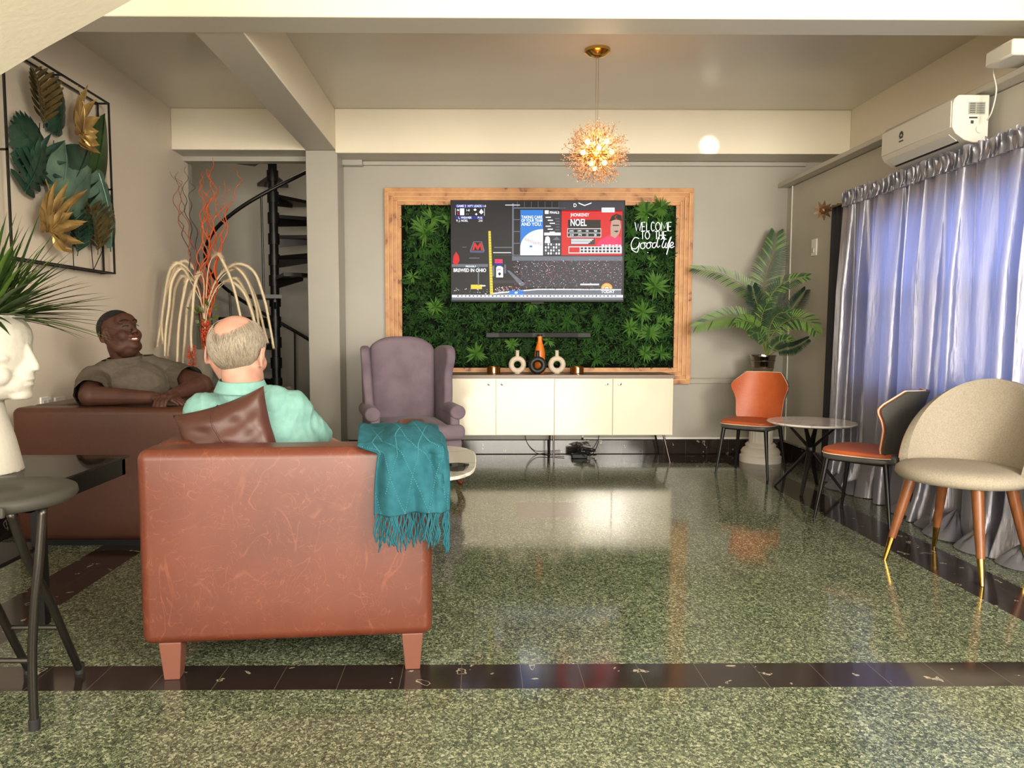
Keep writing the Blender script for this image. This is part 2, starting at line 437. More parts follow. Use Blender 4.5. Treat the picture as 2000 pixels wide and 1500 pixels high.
# beams: crossing beam near the camera, lengthwise beam, rear beam
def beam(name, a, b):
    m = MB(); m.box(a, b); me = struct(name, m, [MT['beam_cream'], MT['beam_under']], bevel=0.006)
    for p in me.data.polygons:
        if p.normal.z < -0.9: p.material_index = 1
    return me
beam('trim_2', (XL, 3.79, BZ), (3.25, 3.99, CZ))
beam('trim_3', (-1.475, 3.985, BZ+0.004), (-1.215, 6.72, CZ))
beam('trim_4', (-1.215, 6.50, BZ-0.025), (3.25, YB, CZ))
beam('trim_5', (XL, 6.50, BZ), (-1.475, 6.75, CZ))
struct('wall_column', MB().box((-1.475, 6.52, 0), (-1.2, YB+0.2, BZ+0.002)), MT['wall_grey'], bevel=0.005)
struct('trim_6', MB().box((XL, 6.75, BZ-0.04), (-1.475, 6.85, CZ)), MT['wall_grey'])
struct('trim_7', MB().box((-1.2, 6.74, 2.625), (-1.02, YB, 2.675)).box((-1.02, 6.785, 2.635), (3.0, YB, 2.672)), MT['wall_grey'], bevel=0.004)
struct('trim_8', MB().box((1.97, YB-0.018, 0.655), (2.78, YB, 0.70)).box((1.97, YB-0.01, 0.70), (2.78, YB, 0.712)), MT['wall_grey'], bevel=0.004)
# stairwell
sw = MB(); sw.box((-3.5, 6.85, 0), (XL-0.001, 6.95, 4.6)); 
struct('wall_stairwell', MB().box((-3.4, 8.5, 0), (-0.9, 8.7, 4.6)).box((-3.6, 6.86, 0), (-3.4, 8.7, 4.6)).box((-3.4, 6.86, 0), (XL, 6.95, 4.6)).box((-1.2, YB+0.2, 0), (-0.9, 8.5, 4.6)).box((XL, 6.86, BZ+0.2), (-1.2, 6.95, 4.6)), MT['wall_grey'], smooth=False)
struct('ceiling_stairwell', MB().box((-3.6, 6.86, 4.6), (-0.9, 8.7, 4.8)), MT['ceil'])
# skirting
struct('baseboard_back', MB().box((-1.2, YB-0.03, 0), (XR, YB, 0.135)), MT['marble_black'], bevel=0.006)
struct('baseboard_right', MB().box((XR-0.03, YN, 0), (XR, YB-0.03, 0.135)), MT['marble_black'], bevel=0.006)
struct('baseboard_left', MB().box((XL, YN, 0), (XL+0.03, 6.85, 0.135)), MT['marble_black'], bevel=0.006)
struct('baseboard_column', MB().box((-1.49, 6.49, 0), (-1.17, 6.52, 0.135)).box((-1.2, 6.49, 0), (-1.17, YB-0.03, 0.135)), MT['marble_black'], bevel=0.004)
struct('trim_9', MB().box((0.98, YB-0.02, 0.137), (XR-0.001, YB, 0.155)).box((0.98, YB-0.02, 0.137), (1.0, YB, 0.24)), MT['white'], bevel=0.002)
struct('trim_10', MB().box((2.840, 6.705, 0.14), (XR, 6.715, LZ-0.035)), MT['white'], bevel=0.003)
# window behind the curtain
glass = mat('window_glass', (225,232,245), 0.02, trans=1.0, ior=1.02)
wf = MB(); x0, x1 = XR+0.12, XR+0.17
for (a, b) in (((x0,WY0,WZ0),(x1,WY0+.05,WZ1)),((x0,WY1-.05,WZ0),(x1,WY1,WZ1)),((x0,WY0,WZ0),(x1,WY1,WZ0+.05)),((x0,WY0,WZ1-.05),(x1,WY1,WZ1)),
               ((x0,WY0,1.34),(x1,WY1,1.42)),((x0,3.58,WZ0),(x1,3.64,WZ1)),((x0,4.45,WZ0),(x1,4.51,WZ1))): wf.box(a, b)
win = struct('window_1', wf, MT['white'], bevel=0.004)
obj('window_pane', MB().box((x0+.02, WY0+.03, WZ0+.03), (x0+.025, WY1-.03, WZ1-.03)), glass, win)
# sloping stair soffit near the camera, top left, built as a slab at its own distance
so = MB()
prof = [W(-260, 330, Y=2.6), W(-100, 215, Y=2.6), W(0, 147, Y=2.6), W(90, 93, Y=2.6), W(180, 43, Y=2.6), W(265, -4, Y=2.6), W(420, -95, Y=2.6)]
top = [p+Vector((-0.05, 0, 0.25)) for p in prof]
vs = []; fs = []
for p in prof: vs += [p, p+Vector((0, -0.9, 0))]
for p in top: vs += [p, p+Vector((0, -0.9, 0))]
n = len(prof)
for i in range(n-1):
    a, b, c, d = 2*i, 2*i+1, 2*i+3, 2*i+2; o = 2*n
    fs += [(a, b, c, d), (o+a, o+d, o+c, o+b), (a, d, o+d, o+a), (b, o+b, o+c, c)]
fs += [(0, 2*n, 2*n+1, 1), (2*n-2, 2*n-1, 4*n-1, 4*n-2)]
so.add(vs, fs); struct('trim_11', so, MT['plaster'])
# ---------------------------------------------------------------- leather
def leather(name, c, c2, vein, vs=5.0):
    m = bpy.data.materials.new(name); m.use_nodes = True; nt = m.node_tree; L = nt.links; N = nt.nodes; b = N['Principled BSDF']
    tc = N.new('ShaderNodeTexCoord')
    n = N.new('ShaderNodeTexNoise'); n.inputs['Scale'].default_value = 3; n.inputs['Detail'].default_value = 6; L.new(tc.outputs['Object'], n.inputs['Vector'])
    r = N.new('ShaderNodeValToRGB'); r.color_ramp.elements[0].position = .35; r.color_ramp.elements[0].color = lin(c2)
    r.color_ramp.elements[1].position = .65; r.color_ramp.elements[1].color = lin(c); L.new(n.outputs[0], r.inputs[0])
    out = r.outputs[0]
    for k, (sc, dist, st) in enumerate(((vs, 1.4, (1.5,1,0.75)), (vs*2.1, 2.2, (1.2,1,0.9)), (vs*1.5, 3.0, (0.9,1,1.3)))):
        mp = N.new('ShaderNodeMapping'); mp.inputs['Location'].default_value = (3.1*k, 1.7*k, 5*k); mp.inputs['Scale'].default_value = st
        L.new(tc.outputs['Object'], mp.inputs[0])
        q = N.new('ShaderNodeTexNoise'); q.inputs['Scale'].default_value = sc; q.inputs['Detail'].default_value = 1.5; q.inputs['Distortion'].default_value = dist
        L.new(mp.outputs[0], q.inputs['Vector'])
        rr = N.new('ShaderNodeValToRGB'); e = rr.color_ramp.elements; e[0].position = .486; e[0].color = (0,0,0,1); e[1].position = .514; e[1].color = (0,0,0,1)
        x = rr.color_ramp.elements.new(.5); x.color = (1,1,1,1); L.new(q.outputs[0], rr.inputs[0])
        q2 = N.new('ShaderNodeTexNoise'); q2.inputs['Scale'].default_value = 9+3*k; L.new(mp.outputs[0], q2.inputs['Vector'])
        r2 = N.new('ShaderNodeValToRGB'); r2.color_ramp.elements[0].position = .44; r2.color_ramp.elements[1].position = .62; L.new(q2.outputs[0], r2.inputs[0])
        mu = N.new('ShaderNodeMath'); mu.operation = 'MULTIPLY'; L.new(rr.outputs[0], mu.inputs[0]); L.new(r2.outputs[0], mu.inputs[1])
        m2 = N.new('ShaderNodeMath'); m2.operation = 'MULTIPLY'; m2.inputs[1].default_value = 0.5; L.new(mu.outputs[0], m2.inputs[0])
        mx = N.new('ShaderNodeMixRGB'); L.new(m2.outputs[0], mx.inputs[0]); L.new(out, mx.inputs[1]); mx.inputs[2].default_value = lin(vein); out = mx.outputs[0]
    L.new(out, b.inputs['Base Color']); b.inputs['Roughness'].default_value = 0.38; b.inputs['Specular IOR Level'].default_value = 0.5
    v = N.new('ShaderNodeTexVoronoi'); v.inputs['Scale'].default_value = 260; L.new(tc.outputs['Object'], v.inputs['Vector'])
    bp = N.new('ShaderNodeBump'); bp.inputs['Strength'].default_value = 0.05; bp.inputs['Distance'].default_value = 0.001
    L.new(v.outputs[0], bp.inputs['Height']); L.new(bp.outputs[0], b.inputs['Normal'])
    return m
MT['leather'] = leather('cognac_leather', (102,50,33), (88,41,26), (134,78,56))
MT['leather_far'] = leather('chestnut_leather', (72,37,21), (62,32,18), (82,45,30))
MT['leather_pillow'] = mat('dark_brown_leather', (78,42,33), 0.42, col2=(64,34,27), vscale=5, bump=0.12, bscale=9)
MT['leg_brown'] = mat('painted_brown_leg', (112,68,54), 0.45)

# near armchair, back to the camera
near = thing('leather_armchair', 'cognac leather armchair seen from behind in the foreground, a teal throw over its corner', 'armchair', (-0.618, 2.372, 0), math.radians(4.9))
RZ = math.radians(4.9)
def bow(p):
    # upholstery swells a little between its edges
    return p
m = MB().rbox((-0.472, 0, 0.125), (0.472, 0.17, 0.768), 0.035, 5)
obj('backrest', m, MT['leather'], near, smooth='all')
for s in (-1, 1):
    a, b = (0.335, 0.472) if s > 0 else (-0.472, -0.335)
    obj('armrest', MB().rbox((a, 0.165, 0.125), (b, 0.80, 0.768), 0.035, 5), MT['leather'], near, smooth='all')
obj('seat_base', MB().rbox((-0.338, 0.165, 0.13), (0.338, 0.79, 0.30), 0.02, 3), MT['leather'], near, smooth='all')
obj('seat_cushion', MB().rbox((-0.333, 0.17, 0.30), (0.333, 0.81, 0.42), 0.04, 4, puff=0.02), MT['leather'], near, smooth='all')
def taper_leg(x, y, z, top=0.042, bot=0.03):
    m = MB(); vs = []
    for r, zz in ((bot, 0), (top, z)):
        vs += [(x-r,y-r,zz),(x+r,y-r,zz),(x+r,y+r,zz),(x-r,y+r,zz)]
    return m.add(vs, [(3,2,1,0),(4,5,6,7),(0,1,5,4),(1,2,6,5),(2,3,7,6),(3,0,4,7)])
for (x, y) in ((-0.385,0.05),(0.405,0.05),(-0.405,0.745),(0.405,0.745)):
    obj('leg', taper_leg(x, y, 0.13, 0.036, 0.025), MT['leg_brown'], near, smooth=False, bevel=0.003)

# far sofa along the left wall
fs = thing('leather_sofa', 'dark chestnut leather sofa along the left wall, its arm towards the camera', 'sofa', (-1.92, 4.68, 0))
L0, L1, B0, B1 = -0.53, 0.56, -0.80, 0.80
obj('armrest', MB().rbox((L0, B0, 0.03), (L1, B0+0.17, 0.742), 0.035, 5), MT['leather_far'], fs, smooth='all')
obj('armrest', MB().rbox((L0, B1-0.17, 0.03), (L1, B1, 0.742), 0.035, 5), MT['leather_far'], fs, smooth='all')
obj('backrest', MB().rbox((L0, B0+0.165, 0.03), (L0+0.2, B1-0.165, 0.742), 0.035, 5), MT['leather_far'], fs, smooth='all')
obj('seat_base', MB().rbox((L0+0.19, B0+0.16, 0.03), (L1-0.02, B1-0.16, 0.28), 0.02, 3), MT['leather_far'], fs, smooth='all')
for s in (-1, 1):
    a, b = (0.003, 0.628) if s > 0 else (-0.628, -0.003)
    obj('seat_cushion', MB().rbox((L0+0.20, a, 0.28), (L1, b, 0.42), 0.04, 4, puff=0.02), MT['leather_far'], fs, smooth='all')
obj('plinth', MB().box((L0+0.03, B0+0.02, 0), (L1-0.04, B1-0.02, 0.032)), MT['black_plastic'], fs, smooth=False)

# purple wing chair
velvet = mat('mauve_velvet', (132,117,128), 0.85, spec=.1, col2=(114,100,111), vscale=5, sheen=0.1, bump=0.1, bscale=120)
mahog = mat('mahogany', (104,48,26), 0.3, col2=(74,32,18), vscale=12, stretch=(1,1,.2))
wc = thing('wing_chair', 'mauve velvet wingback armchair with carved mahogany legs beside the white sideboard', 'armchair', (-0.53, 5.76, 0), math.radians(14))
def back_outline(hw, z0, z1, sh):
    pts = [(-hw+0.015, z0), (hw-0.015, z0)]
    N = 16
    for i in range(N+1):
        t = i/N; x = hw-2*hw*t; u = abs(x)/hw
        z = z1-(z1-sh)*(u**3.2) + (0.0)
        pts.append((x, z))
    return pts
m = MB(); o = back_outline(0.272, 0.30, 1.10, 1.005)
m.prism([(x, 0.20+0.13*(z-0.3), z) for x, z in o], (0, 0.12, 0))
for v in m.v: pass
obj('backrest', m, velvet, wc, smooth='all', bevel=0.045, bseg=5)
for s in (-1, 1):
    ol = [(0.30,0.40),(-0.02,0.44),(-0.05,0.56),(-0.03,0.68),(0.0,0.80),(-0.045,0.90),(-0.04,0.975),(0.01,1.02),(0.12,1.03),(0.26,1.02),(0.38,0.98)]
    ol = [(p.x, p.y) for p in smoothpath([(a, b, 0) for a, b in ol], 3)]
    m = MB(); m.prism([(s*(0.262+0.045*max(0, 1-(y+0.05)/0.4)*(z-0.4)/0.6), y, z) for y, z in ol], (s*0.07, 0, 0))
    obj('wing', m, velvet, wc, smooth='all', bevel=0.026, bseg=4)
    # rolled arm: scroll front, panel below
    m = MB(); c = [(0.385, 0.545)]
    sec = []
    for k in range(20):
        a = 2*PI*k/20; sec.append((0.318+0.060*math.cos(a), 0.535+0.055*math.sin(a)))
    m.prism([(s*x, -0.36, z) for x, z in sec], (0, 0.50, 0))
    obj('arm_roll', m, velvet, wc, smooth='all', bevel=0.018, bseg=4)
    m = MB(); m.rbox((min(s*0.262,s*0.335), -0.35, 0.24), (max(s*0.262,s*0.335), 0.30, 0.535), 0.025, 4)
    obj('arm_panel', m, velvet, wc, smooth='all')
m = MB(); m.rbox((-0.345, -0.38, 0.20), (0.345, 0.34, 0.335), 0.025, 4); obj('seat_frame', m, velvet, wc, smooth='all')
def tc(p):
    x, y, z = p; k = 1.0
    if y < -0.36: k = 1.0
    return (x*k, y, z)
m = MB(); m.rbox((-0.258, -0.36, 0.335), (0.258, 0.22, 0.45), 0.045, 5, puff=0.02); m.rbox((-0.36, -0.44, 0.335), (0.36, -0.345, 0.45), 0.045, 5)
obj('seat_cushion', m, velvet, wc, smooth='all')
for sx in (-1, 1):
    pts = [(sx*0.30,-0.36,0.23),(sx*0.315,-0.375,0.19),(sx*0.335,-0.40,0.14),(sx*0.325,-0.395,0.09),(sx*0.31,-0.385,0.05),(sx*0.32,-0.40,0.022),(sx*0.335,-0.42,0.013)]
    m = MB().tube(smoothpath(pts, 4), [0.04]*4+[0.042,0.04,0.038,0.036]+[0.033,0.03,0.027,0.025]+[0.022,0.02,0.019,0.018]+[0.017,0.018,0.02,0.022]+[0.022,0.02,0.018,0.016]+[0.012], 12)
    obj('leg', m, mahog, wc, smooth='all')
    obj('leg', MB().tube([(sx*0.27,0.30,0.22),(sx*0.275,0.34,0.1),(sx*0.28,0.39,0)], [0.028,0.022,0.018], 8), mahog, wc)
del m

# marble coffee table
marble = mat('white_marble', (236,232,222), 0.12, var=0)
def vein_marble(name, base, vein, sc=2.2):
    m = bpy.data.materials.new(name); m.use_nodes = True; nt = m.node_tree; L = nt.links; N = nt.nodes; b = N['Principled BSDF']
    tc = N.new('ShaderNodeTexCoord'); q = N.new('ShaderNodeTexNoise'); q.inputs['Scale'].default_value = sc; q.inputs['Detail'].default_value = 6; q.inputs['Distortion'].default_value = 0.8
    L.new(tc.outputs['Object'], q.inputs['Vector']); r = N.new('ShaderNodeValToRGB'); e = r.color_ramp.elements
    e[0].position = .48; e[0].color = lin(base); e[1].position = .53; e[1].color = lin(base); x = r.color_ramp.elements.new(.503); x.color = lin(vein)
    L.new(q.outputs[0], r.inputs[0]); L.new(r.outputs[0], b.inputs['Base Color']); b.inputs['Roughness'].default_value = 0.12; b.inputs['Specular IOR Level'].default_value = 0.6
    return m
marble = vein_marble('white_veined_marble', (234,230,220), (190,182,170))
ct = thing('coffee_table', 'white veined marble coffee table half hidden behind the cognac armchair', 'coffee table', (-0.50, 3.95, 0))
pts = []
for k in range(40):
    a = 2*PI*k/40; c, s = math.cos(a), math.sin(a)
    pts.append((0.50*math.copysign(abs(c)**0.55, c), 0.53*math.copysign(abs(s)**0.55, s), 0.432))
obj('tabletop', MB().prism(pts, (0,0,0.018)), marble, ct, bevel=0.004)
for (x, y) in ((-.3,-.2),(.08,-.2),(-.3,.34),(.08,.34)):
    obj('leg', MB().tube([(x,y,0.432),(x*1.15,y*1.15,0)], [0.016,0.011], 10), MT['black_metal'], ct)
obj('under_frame', MB().box((-.32,-.36,.418),(.32,-.33,.432)).box((-.32,.33,.418),(.32,.36,.432)).box((-.32,-.36,.418),(-.29,.36,.432)).box((.29,-.36,.418),(.32,.36,.432)), MT['black_metal'], ct)
gb = MB(); bx = W(885, 920, Z=0.45)
dg = thing('glass_ashtray', 'small faceted smoky glass ashtray on the marble coffee table', 'ashtray', (bx.x+0.015, bx.y+0.03, 0.45))
m = MB(); m.lathe([(0.045,0.0),(0.058,0.012),(0.062,0.026),(0.052,0.026),(0.042,0.010),(0.002,0.008)], 9)
obj('dish', m, mat('smoked_glass', (22,20,20), 0.05, spec=0.9), dg, smooth=False)
for q in (-1,1): obj('stub_rest', MB().box((q*.054-.01,-0.006,0.022),(q*.054+.01,0.006,0.031)), MT['black_plastic'], dg)

# side chairs with orange seats
orange = mat('orange_leatherette', (186,92,46), 0.42, col2=(174,82,40), vscale=6, bump=0.15, bscale=90)
greyL = mat('dark_grey_leatherette', (74,72,68), 0.42, bump=0.1, bscale=90)
pipe = mat('cream_piping', (222,200,180), 0.6)
HW = [(0.425,0.170),(0.46,0.182),(0.52,0.186),(0.58,0.19),(0.63,0.205),(0.67,0.222),(0.70,0.228),(0.73,0.212),(0.77,0.175),(0.805,0.140)]
def hw(z):
    for (a, b), (c, d) in zip(HW, HW[1:]):
        if z <= c: return b+(d-b)*(z-a)/(c-a)
    return HW[-1][1]
def backpt(s, z, off=0.0):
    h = hw(z); x = s*h; t = (z-0.425)/0.38
    y = 0.185+0.105*t-(0.075+0.04*t)*(abs(x)/0.2)**2.0+off
    return Vector((x, y, z))
def orange_chair(label, loc, rz):
    t = thing('side_chair', label, 'chair', loc, rz, 'orange-seated side chairs by the round table')
    sh = []
    for k in range(36):
        a = 2*PI*k/36; c, s_ = math.cos(a), math.sin(a)
        x = 0.215*math.copysign(abs(c)**0.5, c); y = 0.215*math.copysign(abs(s_)**0.5, s_)
        x *= 1.0-0.10*max(0, y/0.215)
        sh.append((x, y))
    def seatgrid(z0, dz, sc):
        def f(u, v):
            i = u*36; k = int(i) % 36; x, y = sh[k]; r = v*sc
            return (x*r, y*r, z0+dz*(1-v**3)-0.012*(1-(y/0.215))*v*0)
        return f
    m = MB(); m.prism([(x, y, 0.405) for x, y in sh], (0, 0, 0.032)); obj('seat', m, orange, t, smooth='all', bevel=0.012, bseg=3)
    m = MB(); m.prism([(x*0.99, y*0.99, 0.375) for x, y in sh], (0, 0, 0.033)); obj('seat_shell', m, greyL, t, smooth='all', bevel=0.01, bseg=3)
    ring = [(x*1.005, y*1.005, 0.410) for x, y in sh]; m = MB().tube(ring+[ring[0]], 0.0035, 6, caps=False); obj('piping', m, pipe, t)
    zf = lambda v: 0.425+0.38*v
    m = MB().grid(lambda u, v: backpt(2*u-1, zf(v), 0), 22, 26, 0.006); obj('backrest', m, orange, t, smooth=True)
    m = MB().grid(lambda u, v: backpt((2*u-1)*0.995, zf(v), 0.015), 22, 26, -0.018 if False else 0.0)
    m2 = MB().grid(lambda u, v: backpt((2*u-1)*0.998, zf(v), 0.020), 22, 26, 0.013); obj('back_shell', m2, greyL, t, smooth=True)
    ed = [backpt(-1, zf(k/20), 0.008) for k in range(21)]+[backpt(-1+2*k/14, zf(1), 0.008) for k in range(1, 15)]+[backpt(1, zf(1-k/20), 0.008) for k in range(1, 21)]
    obj('piping', MB().tube(ed, 0.0042, 6), pipe, t)
    m = MB(); m.rbox((-0.16,0.15,0.375),(0.16,0.225,0.435), 0.02, 3); obj('back_joint', m, greyL, t, smooth='all')
    for (x, y) in ((-1,-1),(1,-1),(1,1),(-1,1)):
        obj('leg', MB().tube([(x*0.165,y*0.165,0.378),(x*0.205,y*0.215,0.0)], [0.0165,0.0085], 12), MT['black_metal'], t)
    obj('seat_frame', MB().tube([(x*0.165,y*0.165,0.371) for x, y in ((-1,-1),(1,-1),(1,1),(-1,1),(-1,-1))], 0.009, 6), MT['black_metal'], t)
    return t
orange_chair('orange leatherette chair with black legs in front of the white pedestal', (2.215, 5.86, 0), math.radians(-40))
orange_chair('chair with orange seat turned to show its dark grey back, beside the beige chair', (2.37, 4.41, 0), math.radians(-138))

# beige chair
beige = mat('beige_weave', (168,158,142), 0.9, spec=.2, col2=(152,142,126), vscale=160, bump=0.25, bscale=320)
wood = mat('warm_walnut', (132,80,44), 0.35, col2=(112,64,34), vscale=10, stretch=(6,6,1))
bc = thing('beige_chair', 'beige fabric chair with curved back and brass-tipped wooden legs', 'chair', (2.36, 3.53, 0), math.radians(-60))
m = MB(); prof = [(0.002,0.418),(0.22,0.418),(0.262,0.424),(0.278,0.445),(0.275,0.468),(0.255,0.486),(0.20,0.496),(0.10,0.500),(0.002,0.501)]
m.lathe(prof, 48, cap=False); m.v = [Vector((v.x*1.02, v.y*0.98, v.z)) for v in m.v]
obj('seat', m, beige, bc, smooth='all')
AM = math.radians(89)
def bk(u, v, r=0.0):
    a = (2*u-1)*AM; top = 0.478+0.425*max(0.0, math.cos(a*90/89.5))**0.72
    z = 0.43+(top-0.43)*v
    rad = 0.292+0.045*(z-0.43)/0.45+r
    return Vector((rad*math.sin(a)*1.02, rad*math.cos(a)*0.98, z))
m = MB().grid(lambda u, v: bk(0.5-0.5*math.cos(PI*u), v), 60, 14, -0.045)
for i, v in enumerate(m.v): pass
obj('backrest', m, beige, bc, smooth='all', bevel=0.014, bseg=4)
ed = [bk(0.5-0.5*math.cos(PI*u/60), 1, 0.001)+Vector((0,0,-0.008)) for u in range(61)]
obj('piping', MB().tube(ed, 0.0035, 6), mat('tan_piping', (150,96,70), 0.6), bc)
for (x, y) in ((-1,-1),(1,-1),(1,1),(-1,1)):
    top = Vector((x*0.15,y*0.15,0.43)); bot = Vector((x*0.225,y*0.225,0.0)); mid = bot.lerp(top, 0.27)
    lg = obj('leg', MB().tube([mid, mid.lerp(top,.5), top], [0.0175,0.0235,0.027], 16), wood, bc)
    obj('brass_tip', MB().tube([bot, mid], [0.010,0.0165], 16), MT['brass'], lg)

# small round table
rt = thing('side_table', 'small round white-topped table with black star legs between the orange-seated chairs', 'side table', (2.40, 5.22, 0))
m = MB(); m.lathe([(0.002,0.478),(0.27,0.478),(0.296,0.488),(0.300,0.496),(0.297,0.500),(0.002,0.500)], 56); obj('tabletop', m, vein_marble('pale_stone_top', (224,216,208), (190,182,176), 3), rt)
hub = Vector((0,0,0.30)); 
obj('hub', MB().ell(hub, (0.035,0.035,0.045), 14), MT['black_metal'], rt)
for k in range(4):
    a = math.radians(45+90*k+8); d = Vector((math.cos(a), math.sin(a), 0))
    obj('leg', MB().tube([d*0.24+Vector((0,0,0)), hub, ], [0.012, 0.024], 8, squash=0.6), MT['black_metal'], rt)
    obj('arm', MB().tube([hub, d*0.17+Vector((0,0,0.478))], [0.022, 0.012], 8, squash=0.6), MT['black_metal'], rt)
# ---------------------------------------------------------------- sideboard and what stands on it
cab_w = mat('ivory_gloss_lacquer', (232,222,200), 0.12, var=0.02, vscale=3, spec=0.6)
cab_top = mat('taupe_wood_top', (134,112,98), 0.35, col2=(118,96,84), vscale=6, stretch=(.3,6,6))
sb = thing('sideboard', 'long ivory four-door sideboard with taupe top and hairpin legs under the television', 'sideboard', (0.675, 6.55, 0))
x0, x1 = -1.03, 1.03; yf, yb = -0.225, 0.205
obj('body', MB().box((x0, yf+0.018, 0.24), (x1, yb, 0.738)), cab_w, sb, bevel=0.002)
obj('top', MB().box((x0-0.006, yf-0.004, 0.738), (x1+0.006, yb+0.003, 0.768)), cab_top, sb, bevel=0.003)
dw = (2.06-0.024*2)/4
for k in range(4):
    a = x0+0.022+k*(dw+0.0015); b = a+dw-0.003
    d = obj('door', MB().box((a, yf, 0.246), (b, yf+0.017, 0.734)), cab_w, sb, bevel=0.002)
    kx = b-0.055 if k % 2 == 0 else a+0.055
    mm = MB(); mm.M = Matrix.Translation((kx, yf, 0.69)) @ Matrix.Rotation(PI/2, 4, 'X'); mm.lathe([(0.006,0),(0.006,0.01),(0.014,0.014),(0.014,0.02),(0.004,0.022)], 16)
    obj('knob', mm, MT['steel'], d)
chrome_dark = mat('burnished_steel', (96,84,80), 0.2, metal=1.0)
for (x, s) in ((x0+0.07,-1), (0.0,0), (x1-0.07,1)):
    for (y, sy) in ((yf+0.05,-1), (yb-0.05,1)):
        obj('leg', MB().tube([(x,y,0.242),(x+s*0.055,y+sy*0.03,0.0)], [0.010,0.007], 10), chrome_dark, sb)

cream_c = mat('speckled_cream_ceramic', (214,198,178), 0.6, var=0.08, vscale=40, bump=0.1, bscale=60)
black_c = mat('matt_black_ceramic', (26,26,28), 0.5, bump=0.1, bscale=60)
def donut(mm_, label, x, y, group=None):
    t = thing('ring_vase', label, 'vase', (x, y, 0.768), 0, group)
    m = MB(); c = Vector((0,0,0.078)); R, r = 0.054, 0.024; vs = []; fs = []
    n, k = 40, 16
    for i in range(n):
        a = 2*PI*i/n
        for j in range(k):
            b = 2*PI*j/k; vs.append(c+Vector(((R+r*math.cos(b))*math.cos(a), r*1.1*math.sin(b), (R+r*math.cos(b))*math.sin(a))))
    for i in range(n):
        for j in range(k): fs.append((i*k+j, ((i+1)%n)*k+j, ((i+1)%n)*k+(j+1)%k, i*k+(j+1)%k))
    m.add(vs, fs); obj('ring', m, mm_, t, smooth='all')
    obj('neck', MB().lathe([(0.021,0.148),(0.016,0.158),(0.015,0.198),(0.018,0.204),(0.013,0.205),(0.012,0.16)], 20), mm_, t)
    obj('foot', MB().lathe([(0.026,0.0),(0.022,0.006),(0.014,0.009)], 20), mm_, t)
donut(cream_c, 'left cream ring-shaped vase on the sideboard', 0.365, 6.52, 'ring vases on the sideboard')
donut(cream_c, 'right cream ring-shaped vase on the sideboard', 0.715, 6.52, 'ring vases on the sideboard')
donut(black_c, 'black ring-shaped vase in front of the orange bottle', 0.535, 6.42, 'ring vases on the sideboard')
bt = thing('bottle_vase', 'tall orange bottle vase with dark rim in the middle of the sideboard', 'vase', (0.570, 6.60, 0.768))
obj('bottle', MB().lathe([(0.038,0),(0.044,0.01),(0.047,0.10),(0.047,0.17),(0.040,0.22),(0.024,0.27),(0.019,0.30),(0.022,0.325),(0.02,0.333)], 32), mat('orange_glaze', (232,122,34), 0.35, var=0.08, vscale=8), bt)
obj('rim', MB().lathe([(0.020,0.328),(0.025,0.334),(0.023,0.344),(0.015,0.344),(0.013,0.33)], 24), black_c, bt)
gold_c = mat('antique_gold_glass', (120,76,30), 0.25, metal=0.7)
for lab, px in (('gold candle cup at the left of the cream vases', 964), ('gold candle cup at the right of the cream vases', 1127)):
    X = W(px, 715, Y=6.5).x
    t = thing('candle_cup', lab, 'candle holder', (X, 6.5, 0.768), 0, 'gold candle cups on the sideboard')
    obj('cup', MB().lathe([(0.056,0),(0.060,0.004),(0.060,0.062),(0.056,0.062),(0.055,0.012),(0.002,0.010)], 32), gold_c, t)
    obj('candle', MB().lathe([(0.002,0.011),(0.053,0.011),(0.053,0.045),(0.002,0.047)], 24), mat('candle_wax', (238,226,200), 0.5, sss=0.2), t)
    obj('emblem', MB().box((-0.005,-0.0625,0.008),(0.008,-0.0595,0.052)), mat('pale_gold_emblem', (240,220,180), 0.2, metal=0.8), t)

# ---------------------------------------------------------------- green wall in its timber frame
def planks():
    m = bpy.data.materials.new('pine_strips'); m.use_nodes = True; nt = m.node_tree; L = nt.links; N = nt.nodes; b = N['Principled BSDF']
    tc = N.new('ShaderNodeTexCoord'); mp = N.new('ShaderNodeMapping'); mp.inputs['Scale'].default_value = (3,8,3); L.new(tc.outputs['Object'], mp.inputs[0])
    n = N.new('ShaderNodeTexNoise'); n.inputs['Scale'].default_value = 2.5; n.inputs['Detail'].default_value = 7; n.inputs['Distortion'].default_value = .6; L.new(mp.outputs[0], n.inputs['Vector'])
    r = N.new('ShaderNodeValToRGB'); cr = r.color_ramp; cr.elements[0].position = .30; cr.elements[0].color = lin((108,60,30)); cr.elements[1].position = .7; cr.elements[1].color = lin((212,158,100))
    e = cr.elements.new(.40); e.color = lin((184,124,74)); L.new(n.outputs[0], r.inputs[0]); L.new(r.outputs[0], b.inputs['Base Color']); b.inputs['Roughness'].default_value = .45
    return m
pine = planks()
pine_edge = mat('pale_pine_edge', (236,200,150), 0.5)
fx0, fx1, fz0, fz1 = -0.828, 1.972, 0.655, 2.432; fwid = 0.150
gw = thing('green_wall_panel', 'artificial green foliage wall panel in a stepped pine frame behind the television', 'wall panel', (0.572, YB-0.001, 0))
for k in range(4):
    a = k*fwid/4; dpt = 0.060-0.010*k; wd = fwid/4
    X0, X1, Z0, Z1 = fx0+a, fx1-a, fz0+a, fz1-a
    ymin = YB-dpt
    for (p, q) in (((X0,ymin,Z1-wd),(X1,YB-.001,Z1)),((X0,ymin,Z0),(X1,YB-.001,Z0+wd)),((X0,ymin,Z0+wd),(X0+wd,YB-.001,Z1-wd)),((X1-wd,ymin,Z0+wd),(X1,YB-.001,Z1-wd))):
        m = MB().box(p, q); obj('frame_strip', m, pine, gw, world=True, smooth=False, bevel=0.003)
ix0, ix1, iz0, iz1 = fx0+fwid, fx1-fwid, fz0+fwid, fz1-fwid
